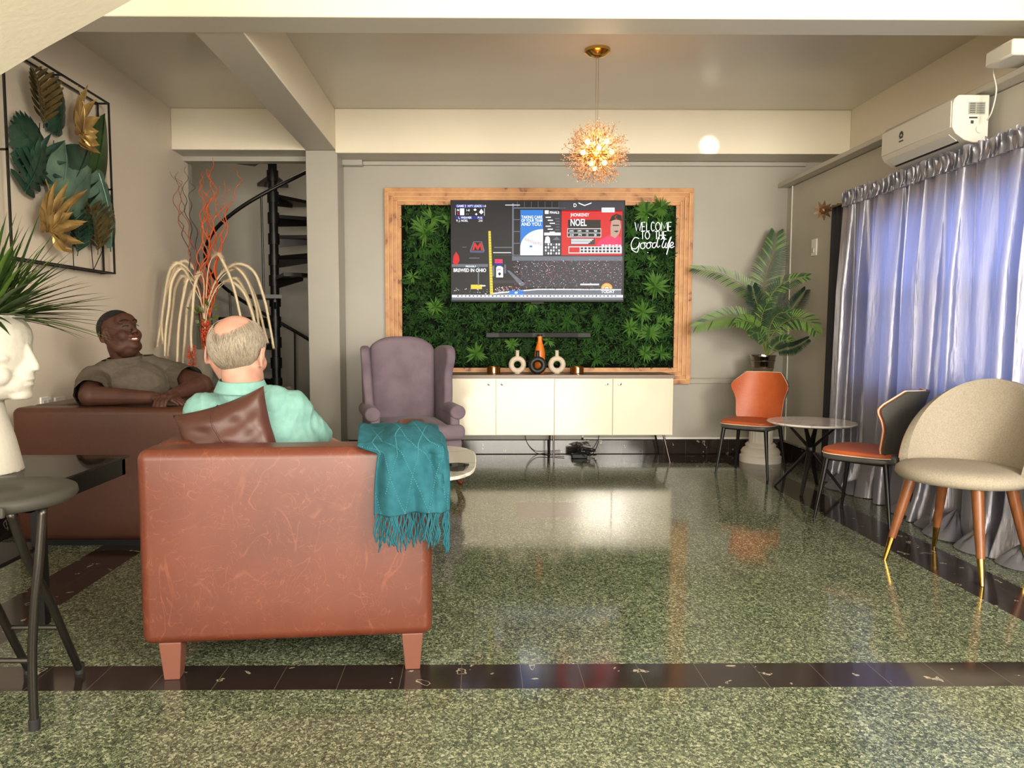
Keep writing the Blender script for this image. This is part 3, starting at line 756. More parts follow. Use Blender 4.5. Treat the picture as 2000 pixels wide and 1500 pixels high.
for e in range(3):
    a = (e+1)*fwid/4; X0, X1, Z0, Z1 = fx0+a, fx1-a, fz0+a, fz1-a; y = YB-0.060+0.010*e; t_ = 0.0045
    m = MB()
    m.box((X0-t_,y-.0015,Z1-t_),(X1+t_,y+.004,Z1+.0)); m.box((X0-t_,y-.0015,Z0),(X1+t_,y+.004,Z0+t_)); m.box((X0-t_,y-.0015,Z0),(X0,y+.004,Z1)); m.box((X1,y-.0015,Z0),(X1+t_,y+.004,Z1))
    obj('frame_edge', m, pine_edge, gw, world=True, smooth=False)
obj('backing', MB().box((ix0, YB-0.012, iz0), (ix1, YB-0.001, iz1)), mat('dark_green_backing', (8,14,7), 0.9, spec=.1), gw, world=True, smooth=False)
greens = [mat('leaf_dark', (26,54,18), 0.6, spec=.15), mat('leaf_mid', (42,80,26), 0.6, spec=.15), mat('leaf_light', (74,114,42), 0.55, spec=.2), mat('leaf_deep', (16,34,12), 0.7, spec=.08)]
rnd = random.Random(11)
m = MB()
def leaf(m, p, d, n, L, wd, mi, droop=0.25):
    m.mi = mi; d = d.normalized(); s = d.cross(n)
    if s.length < 1e-6: return
    s.normalize(); up = s.cross(d).normalized()
    m.add([p, p+d*L*.45+s*wd+up*L*.02, p+d*L*.45+up*L*.08, p+d*L*.45-s*wd+up*L*.02, p+d*L-up*L*droop], [(0,1,2),(0,2,3),(1,4,2),(2,4,3)])
def rosette(m, c, R, n, mi, flat=0.45):
    for k in range(n):
        a = rnd.uniform(0, 2*PI); e = rnd.uniform(0.15, 1.0)
        d = Vector((math.cos(a), -e*flat*1.2, math.sin(a)+0.1)); L = R*rnd.uniform(.6, 1.1)
        leaf(m, c, d, Vector((0,-1,0)), L, L*rnd.uniform(.07,.12), mi if rnd.random() < .8 else 1, .15)
for i in range(4400):
    x = rnd.uniform(ix0+.02, ix1-.02); z = rnd.uniform(iz0+.02, iz1-.02); c = Vector((x, YB-0.02-rnd.uniform(0,.02), z))
    R = rnd.uniform(.03, .07); R = min(R, max(.03, min(x-ix0, ix1-x, z-iz0, iz1-z)+.02))
    rosette(m, c, R, 7, rnd.choice([0,0,3,1,3]))
for i in range(60):
    x = rnd.uniform(ix0+.06, ix1-.06); z = rnd.uniform(iz0+.06, iz1-.06)
    rosette(m, Vector((x, YB-0.05, z)), rnd.uniform(.07,.11), 18, rnd.choice([1,1,2,0]))
for (px, py, R) in ((830,455,.14),(905,480,.12),(1262,415,.14),(1290,405,.12),(1280,560,.15),(1255,610,.13),(1270,650,.12),(1260,690,.10),(850,600,.10),(930,690,.12),(1000,672,.08),(1290,690,.1),(820,440,.1),(1230,640,.1)):
    c = W(px, py, Y=YB-0.07); rosette(m, c, R, 34, 2, .6); rosette(m, c, R*.8, 20, 1, .6)
fo = obj('foliage', m, greens, gw, world=True, smooth='raw'); fo['kind'] = 'stuff'

# ---------------------------------------------------------------- television
tv = thing('television', 'large wall-mounted television showing a night baseball broadcast', 'television', (0.563, 6.68, 1.87))
a = W(877, 391, Y=6.66); b = W(1222, 391, Y=6.66); c = W(883, 590, Y=6.66); d = W(1218, 590, Y=6.66)
TX0, TX1 = (a.x+c.x)/2, (b.x+d.x)/2; TZ0, TZ1 = (c.z+d.z)/2, (a.z+b.z)/2
TY = 6.655
obj('casing', MB().box((TX0, TY, TZ0), (TX1, TY+0.035, TZ1)), MT['black_plastic'], tv, world=True, bevel=0.004)
obj('rear_housing', MB().box((TX0+.2, TY+.035, TZ0+.12), (TX1-.2, TY+.075, TZ1-.2)), MT['black_plastic'], tv, world=True, bevel=0.01)
obj('wall_bracket', MB().box((TX0+.5, TY+.075, TZ0+.25), (TX1-.5, YB-.03, TZ1-.35)), MT['black_metal'], tv, world=True)
obj('sensor_bar', MB().box(((TX0+TX1)/2-.06, TY+.005, TZ0-.016), ((TX0+TX1)/2+.06, TY+.03, TZ0)), MT['black_plastic'], tv, world=True, bevel=.003)
SX0, SX1, SZ0, SZ1 = TX0+.012, TX1-.012, TZ0+.02, TZ1-.012
def S(u, v, l=1): return Vector((SX0+(SX1-SX0)*u, TY-0.0004*l, SZ1-(SZ1-SZ0)*v))
EM = [('scr_night',(26,22,28),.9),('scr_white',(240,244,250),1.6),('scr_blue',(40,120,205),1.3),('scr_red',(205,18,22),1.3),('scr_dark',(10,9,12),.6),
      ('scr_yellow',(226,208,60),1.2),('scr_grey',(120,126,140),.9),('scr_navy',(20,34,140),1.1),('scr_magenta',(240,40,90),1.4),('scr_orange',(250,150,30),1.5),
      ('scr_mid',(60,56,70),.8),('scr_crowd',(176,160,176),1.0),('scr_haze',(150,156,164),1.0),('scr_skin',(206,170,150),1.0)]
EMI = {n: i for i, (n, c_, s_) in enumerate(EM)}; EML = [emat(n, c_, s_*.62) for n, c_, s_ in EM]
m = MB()
def R(u0, v0, u1, v1, k, l=2): m.mi = EMI['scr_'+k]; m.poly([S(u0,v1,l), S(u1,v1,l), S(u1,v0,l), S(u0,v0,l)])
def Pg(pts, k, l=3): m.mi = EMI['scr_'+k]; m.poly([S(u, v, l) for u, v in pts])
def T(body, u, v, h, k, l=4, xs=1.0, bold=0.0, shear=0):
    m.mi = EMI['scr_'+k]; p = S(u, v, l); sz = h*(SZ1-SZ0); bold *= .6; xs *= .92
    m.text(body, sz, Matrix.Translation(p) @ Matrix.Rotation(PI/2, 4, 'X'), 0, bold*sz, xs=xs, shear=shear)
R(0,0,1,1,'night',1)
R(0.62,0.0,1,.10,'mid'); R(.35,.02,.36,.60,'grey'); 
for k in range(5): R(.355,.18+.12*k,.395,.188+.12*k,'grey',3)
for k in range(7): R(.38+.04*k,.0,.382+.04*k,.065,'grey')
R(.355,.06,.66,.072,'grey')
# score box
R(.02,.03,.185,.065,'navy'); T('GAME 2  NYY LEADS 1-0',.028,.058,.032,'white',xs=.95,bold=.01); R(.02,.07,.19,.145,'dark')
R(.02,.07,.0215,.14,'white',4); R(.188,.07,.19,.145,'white',4)
T('N',.030,.10,.034,'white',bold=.02); T('C',.030,.135,.034,'magenta',bold=.02); R(.048,.072,.072,.14,'white',4); T('1-0',.083,.10,.03,'white',bold=.02); T('- -',.083,.135,.03,'white')
Pg([(.125,.085),(.135,.072),(.145,.085),(.135,.098)],'white'); Pg([(.135,.13),(.142,.118),(.149,.13),(.142,.142)],'white'); Pg([(.158,.11),(.171,.075),(.184,.11),(.171,.13)],'white')
R(.02,.15,.185,.178,'navy',3); T('L. WEAVER',.038,.175,.03,'white',bold=.02); T('P:16',.15,.175,.03,'white',bold=.02); T('9. J. NOEL',.026,.205,.03,'white',bold=.02); T('.250',.152,.205,.03,'white')
R(.31,.034,.395,.040,'white',4)
# big boards
R(.398,.085,.53,.545,'blue'); T('TAKING CARE',.404,.172,.041,'white',xs=.88,bold=.022); T('OF YOUR TEAM',.404,.206,.041,'white',xs=.80,bold=.022); T('AND YOU.',.404,.245,.047,'white',xs=1.0,bold=.022)
ball = [(.398,.545),(.398,.47)]
for k in range(13):
    an = PI-(PI/2)*k/12; ball.append((.53+.132*math.cos(an)*1.0, .47-.19*math.sin(an)))
ball.append((.53,.545)); Pg(ball,'white')
for k in range(11):
    u = .425+.0095*k; v = .365+.045*math.sin((k)/10*PI*.55); Pg([(u,v),(u+.003,v),(u+.006,v+.032),(u+.003,v+.032)],'red',5)
Pg([(.452,.445),(.468,.445),(.468,.465),(.452,.465)],'blue',5)
R(.534,.085,.635,.545,'mid'); R(.54,.09,.562,.125,'white',3); T('FINALS',.568,.123,.034,'white',bold=.02)
for k in range(6): R(.545+.012*(k%3),.155+.030*k,.575+.012*(k%3),.165+.030*k,'white',3); R(.60+.006*(k%2),.17+.028*k,.625,.178+.028*k,'grey',3)
R(.537,.315,.633,.342,'white',3); Pg([(.54,.42),(.545,.36),(.56,.35),(.57,.37),(.572,.42)],'white'); Pg([(.585,.39),(.61,.355),(.632,.39)],'grey')
for r in range(4):
    for q in range(6): R(.542+.0155*q,.425+.03*r,.551+.0155*q,.445+.03*r,'white' if (r+q)%3 else 'grey',3)
R(.638,.09,.99,.545,'red'); R(.675,.185,.865,.27,'dark',3); T('JHONKENSY',.69,.15,.046,'white',xs=.8,bold=.01); T('NOEL',.688,.245,.098,'white',xs=.72,bold=.03)
R(.672,.272,.868,.36,'white',3); R(.674,.277,.866,.316,'dark',4); R(.674,.320,.866,.356,'dark',4)
for q, (t1, t2) in enumerate((('AVG','.218'),('OPS','.774'),('HR','13'),('RBI','28'))):
    T(t1,.683+.048*q,.306,.024,'white',5,bold=.02); T(t2,.683+.048*q,.348,.028,'white',5,bold=.02)
R(.69,.37,.832,.435,'mid',3)
for k in range(4): R(.694,.378+.014*k,.825-.01*k,.386+.014*k,'white',4)
R(.68,.455,.99,.525,'white',3); R(.683,.462,.745,.518,'red',4)
for r in range(2):
    for q in range(11): R(.75+.0215*q,.463+.03*r,.765+.0215*q,.484+.03*r,'dark' if q%2 else 'mid',4)
R(.865,.075,.94,.125,'white',3) if False else R(.87,.062,.945,.108,'white',5); T('SELECTED',.875,.098,.026,'blue',6,bold=.02)
# player silhouette
Pg([(.84,.45),(.865,.385),(.90,.355),(.925,.33),(.96,.34),(.985,.36),(.99,.45)],'magenta',4); Pg([(.875,.44),(.90,.38),(.93,.36),(.965,.37),(.985,.40),(.985,.45)],'magenta',4) if False else None
Pg([(.925,.345),(.922,.27),(.928,.20),(.95,.17),(.978,.19),(.984,.26),(.972,.33),(.95,.37)],'skin',5)
Pg([(.915,.20),(.93,.145),(.955,.122),(.985,.14),(.99,.195),(.955,.18)],'dark',6); T('C',.945,.172,.045,'red',7,bold=.03)
R(.935,.235,.972,.246,'dark',6); Pg([(.94,.30),(.96,.292),(.972,.30),(.958,.312)],'dark',6)
for k in range(6): R(.872+.02*k,.435+.004*(k%2),.886+.02*k,.45,'white',6)
# left side signs
Pg([(.105,.50),(.125,.405),(.175,.405),(.19,.50),(.185,.52),(.11,.52)],'grey',3); Pg([(.112,.50),(.129,.412),(.171,.412),(.183,.50)],'dark',4)
Pg([(.118,.495),(.128,.42),(.137,.42),(.150,.455),(.162,.42),(.171,.42),(.181,.495),(.170,.495),(.165,.455),(.153,.49),(.146,.49),(.135,.455),(.130,.495)],'red',5)
R(.112,.508,.186,.516,'navy',5)
Pg([(.005,.62),(.01,.55),(.025,.51),(.04,.55),(.045,.60),(.035,.63),(.02,.65)],'red',3)
R(0,.635,.21,.665,'grey'); T('PROUDLY',.08,.668,.026,'white',bold=.02); T('BREWED IN OHIO',.008,.715,.050,'white',xs=.90,bold=.035)
R(.10,.57,.16,.578,'grey',3); R(.06,.46,.085,.465,'grey',3)
Pg([(.212,.30),(.226,.30),(.240,.945),(.222,.945)],'yellow',5)
for k in range(22): R(.214+.0005*k,.32+.028*k,.238,.323+.028*k,'mid',6)
R(.245,.46,.35,.47,'grey'); R(.24,.515,.345,.522,'white',3); R(.245,.54,.37,.55,'mid')
R(.25,.585,.295,.625,'magenta',3); T('dc',.258,.617,.035,'navy',4,bold=.02); R(.25,.625,.295,.65,'navy',3)
Pg([(.258,.67),(.265,.655),(.285,.655),(.298,.67),(.298,.77),(.258,.77)],'white',4); T('ptv',.263,.70,.034,'dark',5,bold=.03); Pg([(.268,.735),(.277,.715),(.288,.735),(.277,.755)],'dark',5)
R(.235,.65,.247,.76,'grey',3); R(.305,.64,.315,.73,'grey',3); R(.15,.66,.158,.85,'grey',3)
R(.11,.845,.175,.89,'yellow',3); R(.17,.85,.195,.862,'white',3)
Pg([(.32,.70),(.335,.70),(.43,.84),(.40,.86)],'grey',3); R(.23,.80,.42,.83,'mid',2)
# crowd
R(.36,.555,.995,.60,'grey',2); R(.40,.60,.995,.87,'mid',2); Pg([(.5,.95),(.56,.80),(.64,.72),(.76,.72),(.84,.78),(.9,.87),(.97,.95)],'haze',3) if False else None
rr = random.Random(3)
for k in range(1500):
    u = rr.uniform(.36,.99); v = rr.uniform(.585,.90)
    if u < .42 and v > .60+(.9-.6)*(1-(u-.36)/.06)*0 and v > .85: continue
    s_ = rr.uniform(.0012,.0035); R(u, v, u+s_, v+s_*1.8, rr.choice(['crowd','dark','white','crowd','mid','magenta','grey','dark']) if rr.random()<.9 else 'haze', 5)
for k in range(160):
    u = rr.uniform(.25,.40); v = rr.uniform(.86,.92); s_ = rr.uniform(.002,.004); R(u,v,u+s_,v+s_*1.6,rr.choice(['red','white','mid']),4)
for k in range(50):
    u = rr.uniform(.01,.22); v = rr.uniform(.88,.94); s_ = rr.uniform(.002,.005); R(u,v,u+s_,v+s_*1.6,rr.choice(['grey','white','mid']),4)
Pg([(.24,.925),(.50,.885),(.99,.885),(.99,.95),(.24,.95)],'grey',3); Pg([(.24,.93),(.5,.888),(.99,.892),(.99,.90),(.5,.898),(.24,.94)],'white',4)
R(.335,.905,.42,.95,'blue',5); T('49',.365,.94,.035,'white',6,bold=.03)
R(0,.95,1,.975,'white',5); R(0,.975,1,1,'grey',5)
for k in range(42): R(.03+.0225*k,.954,.04+.0225*k,.968,'grey' if k%3 else 'mid',6)
R(.75,.835,.86,.85,'white',5)
for (r_, kk) in ((.034,'orange'),(.025,'white'),(.019,'orange'),(.010,'white'),(.006,'orange')):
    Pg([(.905+r_*math.cos(PI*q/12), .885-r_*1.72*math.sin(PI*q/12)) for q in range(13)], kk, 7+int((.034-r_)*100))
T('TODAY',.872,.93,.044,'white',7,bold=.03)
T('D',.705,.055,.05,'white',5,bold=.02); Pg([(.735,.01),(.77,.035),(.81,.01),(.81,.02),(.77,.045),(.735,.02)],'white',5)
obj('screen', m, EML, tv, world=True, smooth='raw')
T = None

# sound bar
a = W(947, 655, Y=6.70)
sbar = thing('sound_bar', 'slim black sound bar fixed to the green wall below the television', 'sound bar', (0.563, 6.72, 1.10))
obj('body', MB().box((0.085, 6.69, 1.082), (1.045, 6.765, 1.130)), mat('charcoal_fabric', (30,30,32), 0.7), sbar, world=True, bevel=0.008)
for x in (0.16, 0.97): obj('bracket', MB().box((x-.015, 6.76, 1.085), (x+.015, YB-.02, 1.127)), MT['black_metal'], sbar, world=True)
for x in (0.15, 0.565, 0.98): obj('speaker_grille', MB().box((x-.055, 6.6875, 1.088), (x+.055, 6.690, 1.124)), MT['black_plastic'], sbar, world=True)

# neon sign
ns = thing('neon_sign', 'white neon lettering sign reading welcome to the good life on the green wall', 'sign', (1.72, 6.72, 2.0))
neon = mat('neon_white_tube', (238,240,240), 0.3, emit=(240,244,245), estr=0.55)
NY = 6.70
def letters(body, px, py, hpx, wpx, sh=0):
    """single-stroke tube lettering"""
    G = {'W':[[(0,1),(.25,0),(.5,.8),(.75,0),(1,1)]],'E':[[(.8,1),(0,1),(0,0),(.8,0)],[(0,.5),(.7,.5)]],'L':[[(0,1),(0,0),(.75,0)]],
         'C':[[(.85,.85),(.6,1),(.3,1),(.05,.7),(.05,.3),(.3,0),(.6,0),(.85,.15)]],'O':[[(.5,1),(.12,.8),(0,.5),(.12,.2),(.5,0),(.88,.2),(1,.5),(.88,.8),(.5,1)]],
         'M':[[(0,0),(.1,1),(.5,.3),(.9,1),(1,0)]],'T':[[(0,1),(.9,1)],[(.45,1),(.45,0)]],'H':[[(0,1),(0,0)],[(.85,1),(.85,0)],[(0,.5),(.85,.5)]]}
    x = px
    for ch in body:
        if ch == ' ': x += wpx*.55; continue
        wch = wpx*(1.25 if ch in 'WM' else .9 if ch in 'O' else .72)
        m = MB()
        for st in G[ch]:
            pts = [W(x+a_*wch, py-b_*hpx, Y=NY) for a_, b_ in st]
            if ch in 'CO': pts = smoothpath(pts, 4)
            m.tube(pts, 0.0033, 6)
        obj('letter', m, neon, ns, world=True, smooth='all'); x += wch+wpx*.14
letters('WELCOME', 1240, 451, 17, 10.2); letters('TO', 1252, 467, 15, 9.5); letters('THE', 1279, 467, 15, 9.8)
scr = {'G':[[(1248,466),(1240,464),(1233,475),(1234,484),(1241,486),(1247,480),(1249,474),(1245,492),(1236,489),(1233,484)]],
 'o':[[(1258,474),(1252,476),(1251,483),(1256,486),(1260,481),(1258,474),(1264,476)]], 'o2':[[(1269,473),(1264,476),(1263,483),(1267,485),(1271,480),(1269,473),(1274,475)]],
 'd':[[(1281,474),(1276,475),(1274,482),(1278,484),(1282,478),(1286,463),(1283,478),(1285,483),(1289,480)]],
 'l':[[(1291,468),(1296,463),(1298,466),(1293,480),(1296,484),(1299,480)]], 'i':[[(1301,474),(1299,482),(1302,484),(1304,480)]],
 'f':[[(1303,480),(1309,466),(1311,463),(1308,472),(1303,494),(1302,496),(1306,484),(1310,480)]], 'e':[[(1308,480),(1313,479),(1315,475),(1312,473),(1309,479),(1311,484),(1317,481)]]}
for k, sts in scr.items():
    m = MB()
    for st in sts: m.tube(smoothpath([W(x, y, Y=NY) for x, y in st], 4), 0.0036, 6)
    obj('letter', m, neon, ns, world=True, smooth='all')
obj('acrylic_backing', MB().box((1.54, NY+.008, 1.84), (1.835, NY+.012, 2.17)), mat('clear_acrylic', (240,245,245), 0.02, trans=1.0, ior=1.01), ns, world=True)
for (x, z) in ((1.55,1.85),(1.825,1.85),(1.55,2.16),(1.825,2.16)): obj('standoff', MB().tube([(x,NY+.006,z),(x,YB-.02,z)], 0.004, 6), MT['steel'], ns, world=True)
# ---------------------------------------------------------------- spiral stair
st = thing('spiral_staircase', 'black metal spiral staircase in the stairwell behind the left opening', 'staircase', (-2.06, 7.62, 0))
SX, SY = -2.06, 7.62
obj('centre_pole', MB().tube([(SX,SY,0),(SX,SY,4.3)], 0.045, 20), MT['black_metal'], st, world=True)
def ang(z): # direction of the rail at rail height z: front at 2.36, rising towards the right
    return -PI/2+(z-2.36)/2.4*2*PI
RR = 0.66
def hp(z, r=RR): a = ang(z); return Vector((SX+r*math.cos(a), SY+r*math.sin(a), z))
obj('handrail', MB().tube([hp(0.45+0.03*k) for k in range(112)], 0.018, 10), MT['black_metal'], st, world=True, smooth='all')
for k in range(15):
    zt = 0.21*(k+1)-0.02; a = ang(zt+0.95); da = 0.26
    m = MB(); pts = []
    r0, r1 = 0.03, 0.64
    for (r, d) in ((r0,-.6),(r1,-1),(r1+.012,0),(r1,1),(r0,.6)):
        an = a+da*d if r > .1 else a+da*d
        pts.append((SX+r*math.cos(an), SY+r*math.sin(an), zt))
    m.prism(pts, (0,0,0.035))
    tr = obj('tread', m, MT['black_metal'], st, world=True, smooth=False)
    m = MB(); p, q = Vector((SX,SY,zt)), Vector((SX+.5*math.cos(a+da*.6), SY+.5*math.sin(a+da*.6), zt))
    s = (q-p).cross(Vector((0,0,1))).normalized()*.01
    m.prism([p+s, q+s, q+s+Vector((0,0,-.03)), p+s+Vector((0,0,-.09))], -2*s)
    obj('bracket', m, MT['black_metal'], tr, world=False); m_ = tr.children[0]; m_.data.transform(Matrix.Translation(-st.location))
    m = MB().tube([(SX,SY,zt-.06),(SX,SY,zt+.05)], 0.058, 16); obj('collar', m, MT['black_metal'], st, world=True)
    if k % 2 == 0:
        b = Vector((SX+.63*math.cos(a), SY+.63*math.sin(a), zt)); e = hp(zt+0.95)
        obj('baluster', MB().tube([b, e], 0.011, 8), MT['black_metal'], st, world=True)

# ---------------------------------------------------------------- floor vase with branches and pampas
VX, VY = -2.17, 5.86
fa = thing('floor_vase_arrangement', 'tall floor vase of orange curly branches and drooping cream pampas beside the left sofa', 'dried arrangement', (VX, VY, 0))
obj('vase', MB().lathe([(0.075,0),(0.085,0.02),(0.07,0.3),(0.075,0.7),(0.095,0.98),(0.10,1.0),(0.092,1.0),(0.07,0.7),(0.06,0.05)], 32), mat('clear_vase_glass', (190,180,165), 0.08, trans=0.6, ior=1.3), fa, world=False)
br_o = mat('orange_branch', (196,84,34), 0.6, var=.15, vscale=20); br_r = mat('russet_branch', (138,72,52), 0.6); br_d = mat('dark_branch', (64,52,42), 0.6)
rnd = random.Random(5)
def branch(pxs, r, mt, wob=.012, dy=0.0):
    pts = [W(x, y, Y=VY+dy*i/len(pxs)) for i, (x, y) in enumerate(pxs)]
    sp = smoothpath(pts, 10); out = []
    ph = rnd.uniform(0, 6); n = len(sp)
    for i, p in enumerate(sp):
        out.append(p+Vector((wob*math.sin(i*.55+ph), wob*1.4*math.cos(i*.5+ph), 0)))
    obj('branch', MB().tube(out, [r*(1-.8*i/n) for i in range(n)], 6), mt, fa, world=True, smooth='all')
B0 = (400,640)
for pts, r, mt in (
 ([(402,700),(400,600),(412,540),(404,470),(398,420),(420,380),(412,340),(418,308)], .009, br_o),
 ([(404,700),(406,600),(395,530),(410,470),(400,430),(405,390),(395,360),(397,335)], .008, br_o),
 ([(400,700),(412,620),(408,560),(420,500),(416,450),(428,410),(420,385),(432,365)], .008, br_o),
 ([(400,700),(398,610),(418,560),(425,500),(438,450),(430,420),(445,385),(448,360)], .008, br_o),
 ([(402,700),(410,620),(420,540),(440,450),(447,400),(468,360),(466,340),(452,325)], .007, br_o),
 ([(402,700),(396,620),(408,540),(398,480),(412,440),(402,400),(412,360),(402,330)], .008, br_o),
 ([(402,700),(410,600),(400,520),(415,460),(408,410),(416,370),(407,345),(413,330)], .007, br_o),
 ([(404,700),(402,640),(415,580),(405,520),(420,470),(412,430),(424,400),(415,370)], .007, br_o),
 ([(398,700),(392,600),(380,540),(372,490),(355,440),(342,400),(346,360),(345,335)], .007, br_r),
 ([(398,700),(394,600),(385,545),(378,480),(362,430),(350,390),(354,360),(343,345)], .006, br_r),
 ([(398,700),(390,590),(388,520),(376,470),(366,420),(360,380),(364,345),(362,325)], .006, br_d),
 ([(398,700),(392,600),(382,540),(386,480),(376,430),(370,390),(378,365),(370,352)], .006, br_d),
 ([(396,700),(388,600),(372,520),(360,460),(352,430),(358,400),(350,360),(330,335)], .005, br_d),
 ([(400,700),(405,600),(392,540),(405,490),(392,440),(398,400),(390,370),(392,350)], .007, br_o),
 ([(400,700),(394,620),(402,560),(388,500),(396,450),(402,410),(393,380),(396,340)], .006, br_o),
 ([(404,700),(412,610),(425,540),(422,490),(436,440),(441,410),(435,380),(442,350)], .006, br_o)):
    branch(pts, r, mt, dy=rnd.uniform(-.2,.2))
pamp = mat('cream_pampas', (232,212,180), 0.9, sss=.1)
def pampas(pxs, dy):
    n = len(pxs); pts = smoothpath([W(x, y, Y=VY-.02+dy*(i/(n-1))) for i, (x, y) in enumerate(pxs)], 9)
    L = len(pts); k0 = int(L*.33)
    m = MB(); m.tube(pts[:k0+4], 0.0035, 5)
    m.tube(pts[k0:], [0.004+0.0075*min(1, 4*i/(L-k0))*(1-.5*i/(L-k0)) for i in range(L-k0)], 8)
    for i in range(k0, L-1):
        t = (pts[min(i+1,L-1)]-pts[i-1]).normalized()
        for q in range(60):
            a = rnd.uniform(0, 2*PI); s = t.orthogonal().normalized(); d = Matrix.Rotation(a, 3, t) @ s
            p = pts[i].lerp(pts[i+1], rnd.random()); l = rnd.uniform(.024,.055)*(1-.4*(i-k0)/(L-k0))
            e = p+d*l*.48+t*l*.9+Vector((0,0,-.006)); sd = t.cross(d)*.0016
            m.add([p+sd, p-sd, e], [(0,1,2)])
    obj('pampas_plume', m, pamp, fa, world=True, smooth='raw')
c0 = (400,650)
for pts, dy in (
 ([c0,(398,600),(385,540),(366,512),(345,520),(328,560),(318,610),(308,672)], .15),
 ([c0,(396,600),(380,545),(352,515),(332,530),(322,580),(316,630),(318,665)], -.1),
 ([c0,(398,610),(384,560),(360,540),(344,560),(338,600),(332,650),(328,690)], .25),
 ([c0,(396,610),(385,560),(368,545),(358,580),(350,630),(347,680),(346,715)], -.2),
 ([c0,(398,600),(398,550),(390,536),(380,560),(376,610),(373,650),(374,680)], -.3),
 ([c0,(402,590),(408,520),(424,497),(440,520),(456,560),(468,610),(476,650)], -.25),
 ([c0,(404,600),(420,550),(450,520),(478,540),(498,590),(506,640),(512,690)], .1),
 ([c0,(404,600),(425,545),(460,516),(495,530),(515,580),(526,630),(534,675)], -.1),
 ([c0,(406,600),(430,545),(465,525),(490,560),(505,600),(515,640),(522,665)], .25),
 ([c0,(406,605),(425,560),(450,550),(475,570),(492,610),(502,650),(508,690)], -.35),
 ([c0,(398,605),(378,560),(356,525),(336,550),(330,600),(324,645),(322,690)], -.3),
 ([c0,(402,600),(430,560),(460,545),(486,585),(496,630),(500,670),(500,705)], .3),
 ([c0,(400,610),(392,575),(378,570),(366,600),(362,650),(358,700),(358,735)], .1)):
    pampas(pts, dy)
lf = mat('olive_leaf', (86,92,36), 0.5); bry = mat('coral_berry', (206,74,44), 0.4)
for k in range(26):
    m = MB(); p = W(rnd.uniform(380,420), rnd.uniform(595,650), Y=VY+rnd.uniform(-.1,.1)); a = rnd.uniform(0,6.28)
    leaf(m, p, Vector((math.cos(a), math.sin(a)*.6, rnd.uniform(.1,1))), Vector((0,-1,.2)), rnd.uniform(.05,.09), .018, 0); obj('leaf', m, lf, fa, world=True, smooth='raw')
for (x0_, y0_, y1_) in ((402,625,665),(374,675,715),(408,650,700)):
    m = MB()
    for k in range(60):
        p = W(x0_+rnd.uniform(-8,8), rnd.uniform(y0_, y1_), Y=VY-.12+rnd.uniform(-.03,.03)); m.ell(p, rnd.uniform(.006,.009), 6)
    obj('berry_cluster', m, bry, fa, world=True, smooth='all')

# ---------------------------------------------------------------- wall art of metal leaves
wa = thing('metal_leaf_wall_art', 'square black frame of green and gold metal leaves on the left wall', 'wall art', (XL, 4.64, 2.12))
FY0, FY1, FZ0, FZ1 = 4.07, 5.21, 1.545, 2.70; xf, xb = -2.52, -2.595
def bar(a, b, r=0.0055):
    a = Vector(a); b = Vector(b); lo = Vector([min(a[i], b[i])-r for i in range(3)]); hi = Vector([max(a[i], b[i])+r for i in range(3)])
    obj('frame_bar', MB().box(lo, hi), MT['black_metal'], wa, world=True, smooth=False)
for X in (xf, xb):
    bar((X,FY0,FZ0),(X,FY1,FZ0)); bar((X,FY0,FZ1),(X,FY1,FZ1)); bar((X,FY0,FZ0),(X,FY0,FZ1)); bar((X,FY1,FZ0),(X,FY1,FZ1))
for (y, z) in ((FY0,FZ0),(FY1,FZ0),(FY0,FZ1),(FY1,FZ1),(FY0,2.12),(FY1,2.12),(4.64,FZ0),(4.64,FZ1)): bar((xf,y,z),(XL+.002,y,z))
gr1 = mat('patina_green_metal', (52,88,70), 0.38, metal=.35, col2=(28,58,50), vscale=9); gr2 = mat('leaf_green_metal', (60,96,46), 0.4, metal=.3, col2=(38,70,34), vscale=9)
gld = mat('gold_metal_leaf', (206,172,104), 0.32, metal=.6, col2=(150,118,70), vscale=9); brz = mat('bronze_metal_leaf', (128,108,62), 0.35, metal=.6, col2=(84,74,48), vscale=14)
mint = mat('pale_patina_metal', (120,150,132), 0.4, metal=.35, col2=(84,118,104), vscale=8)
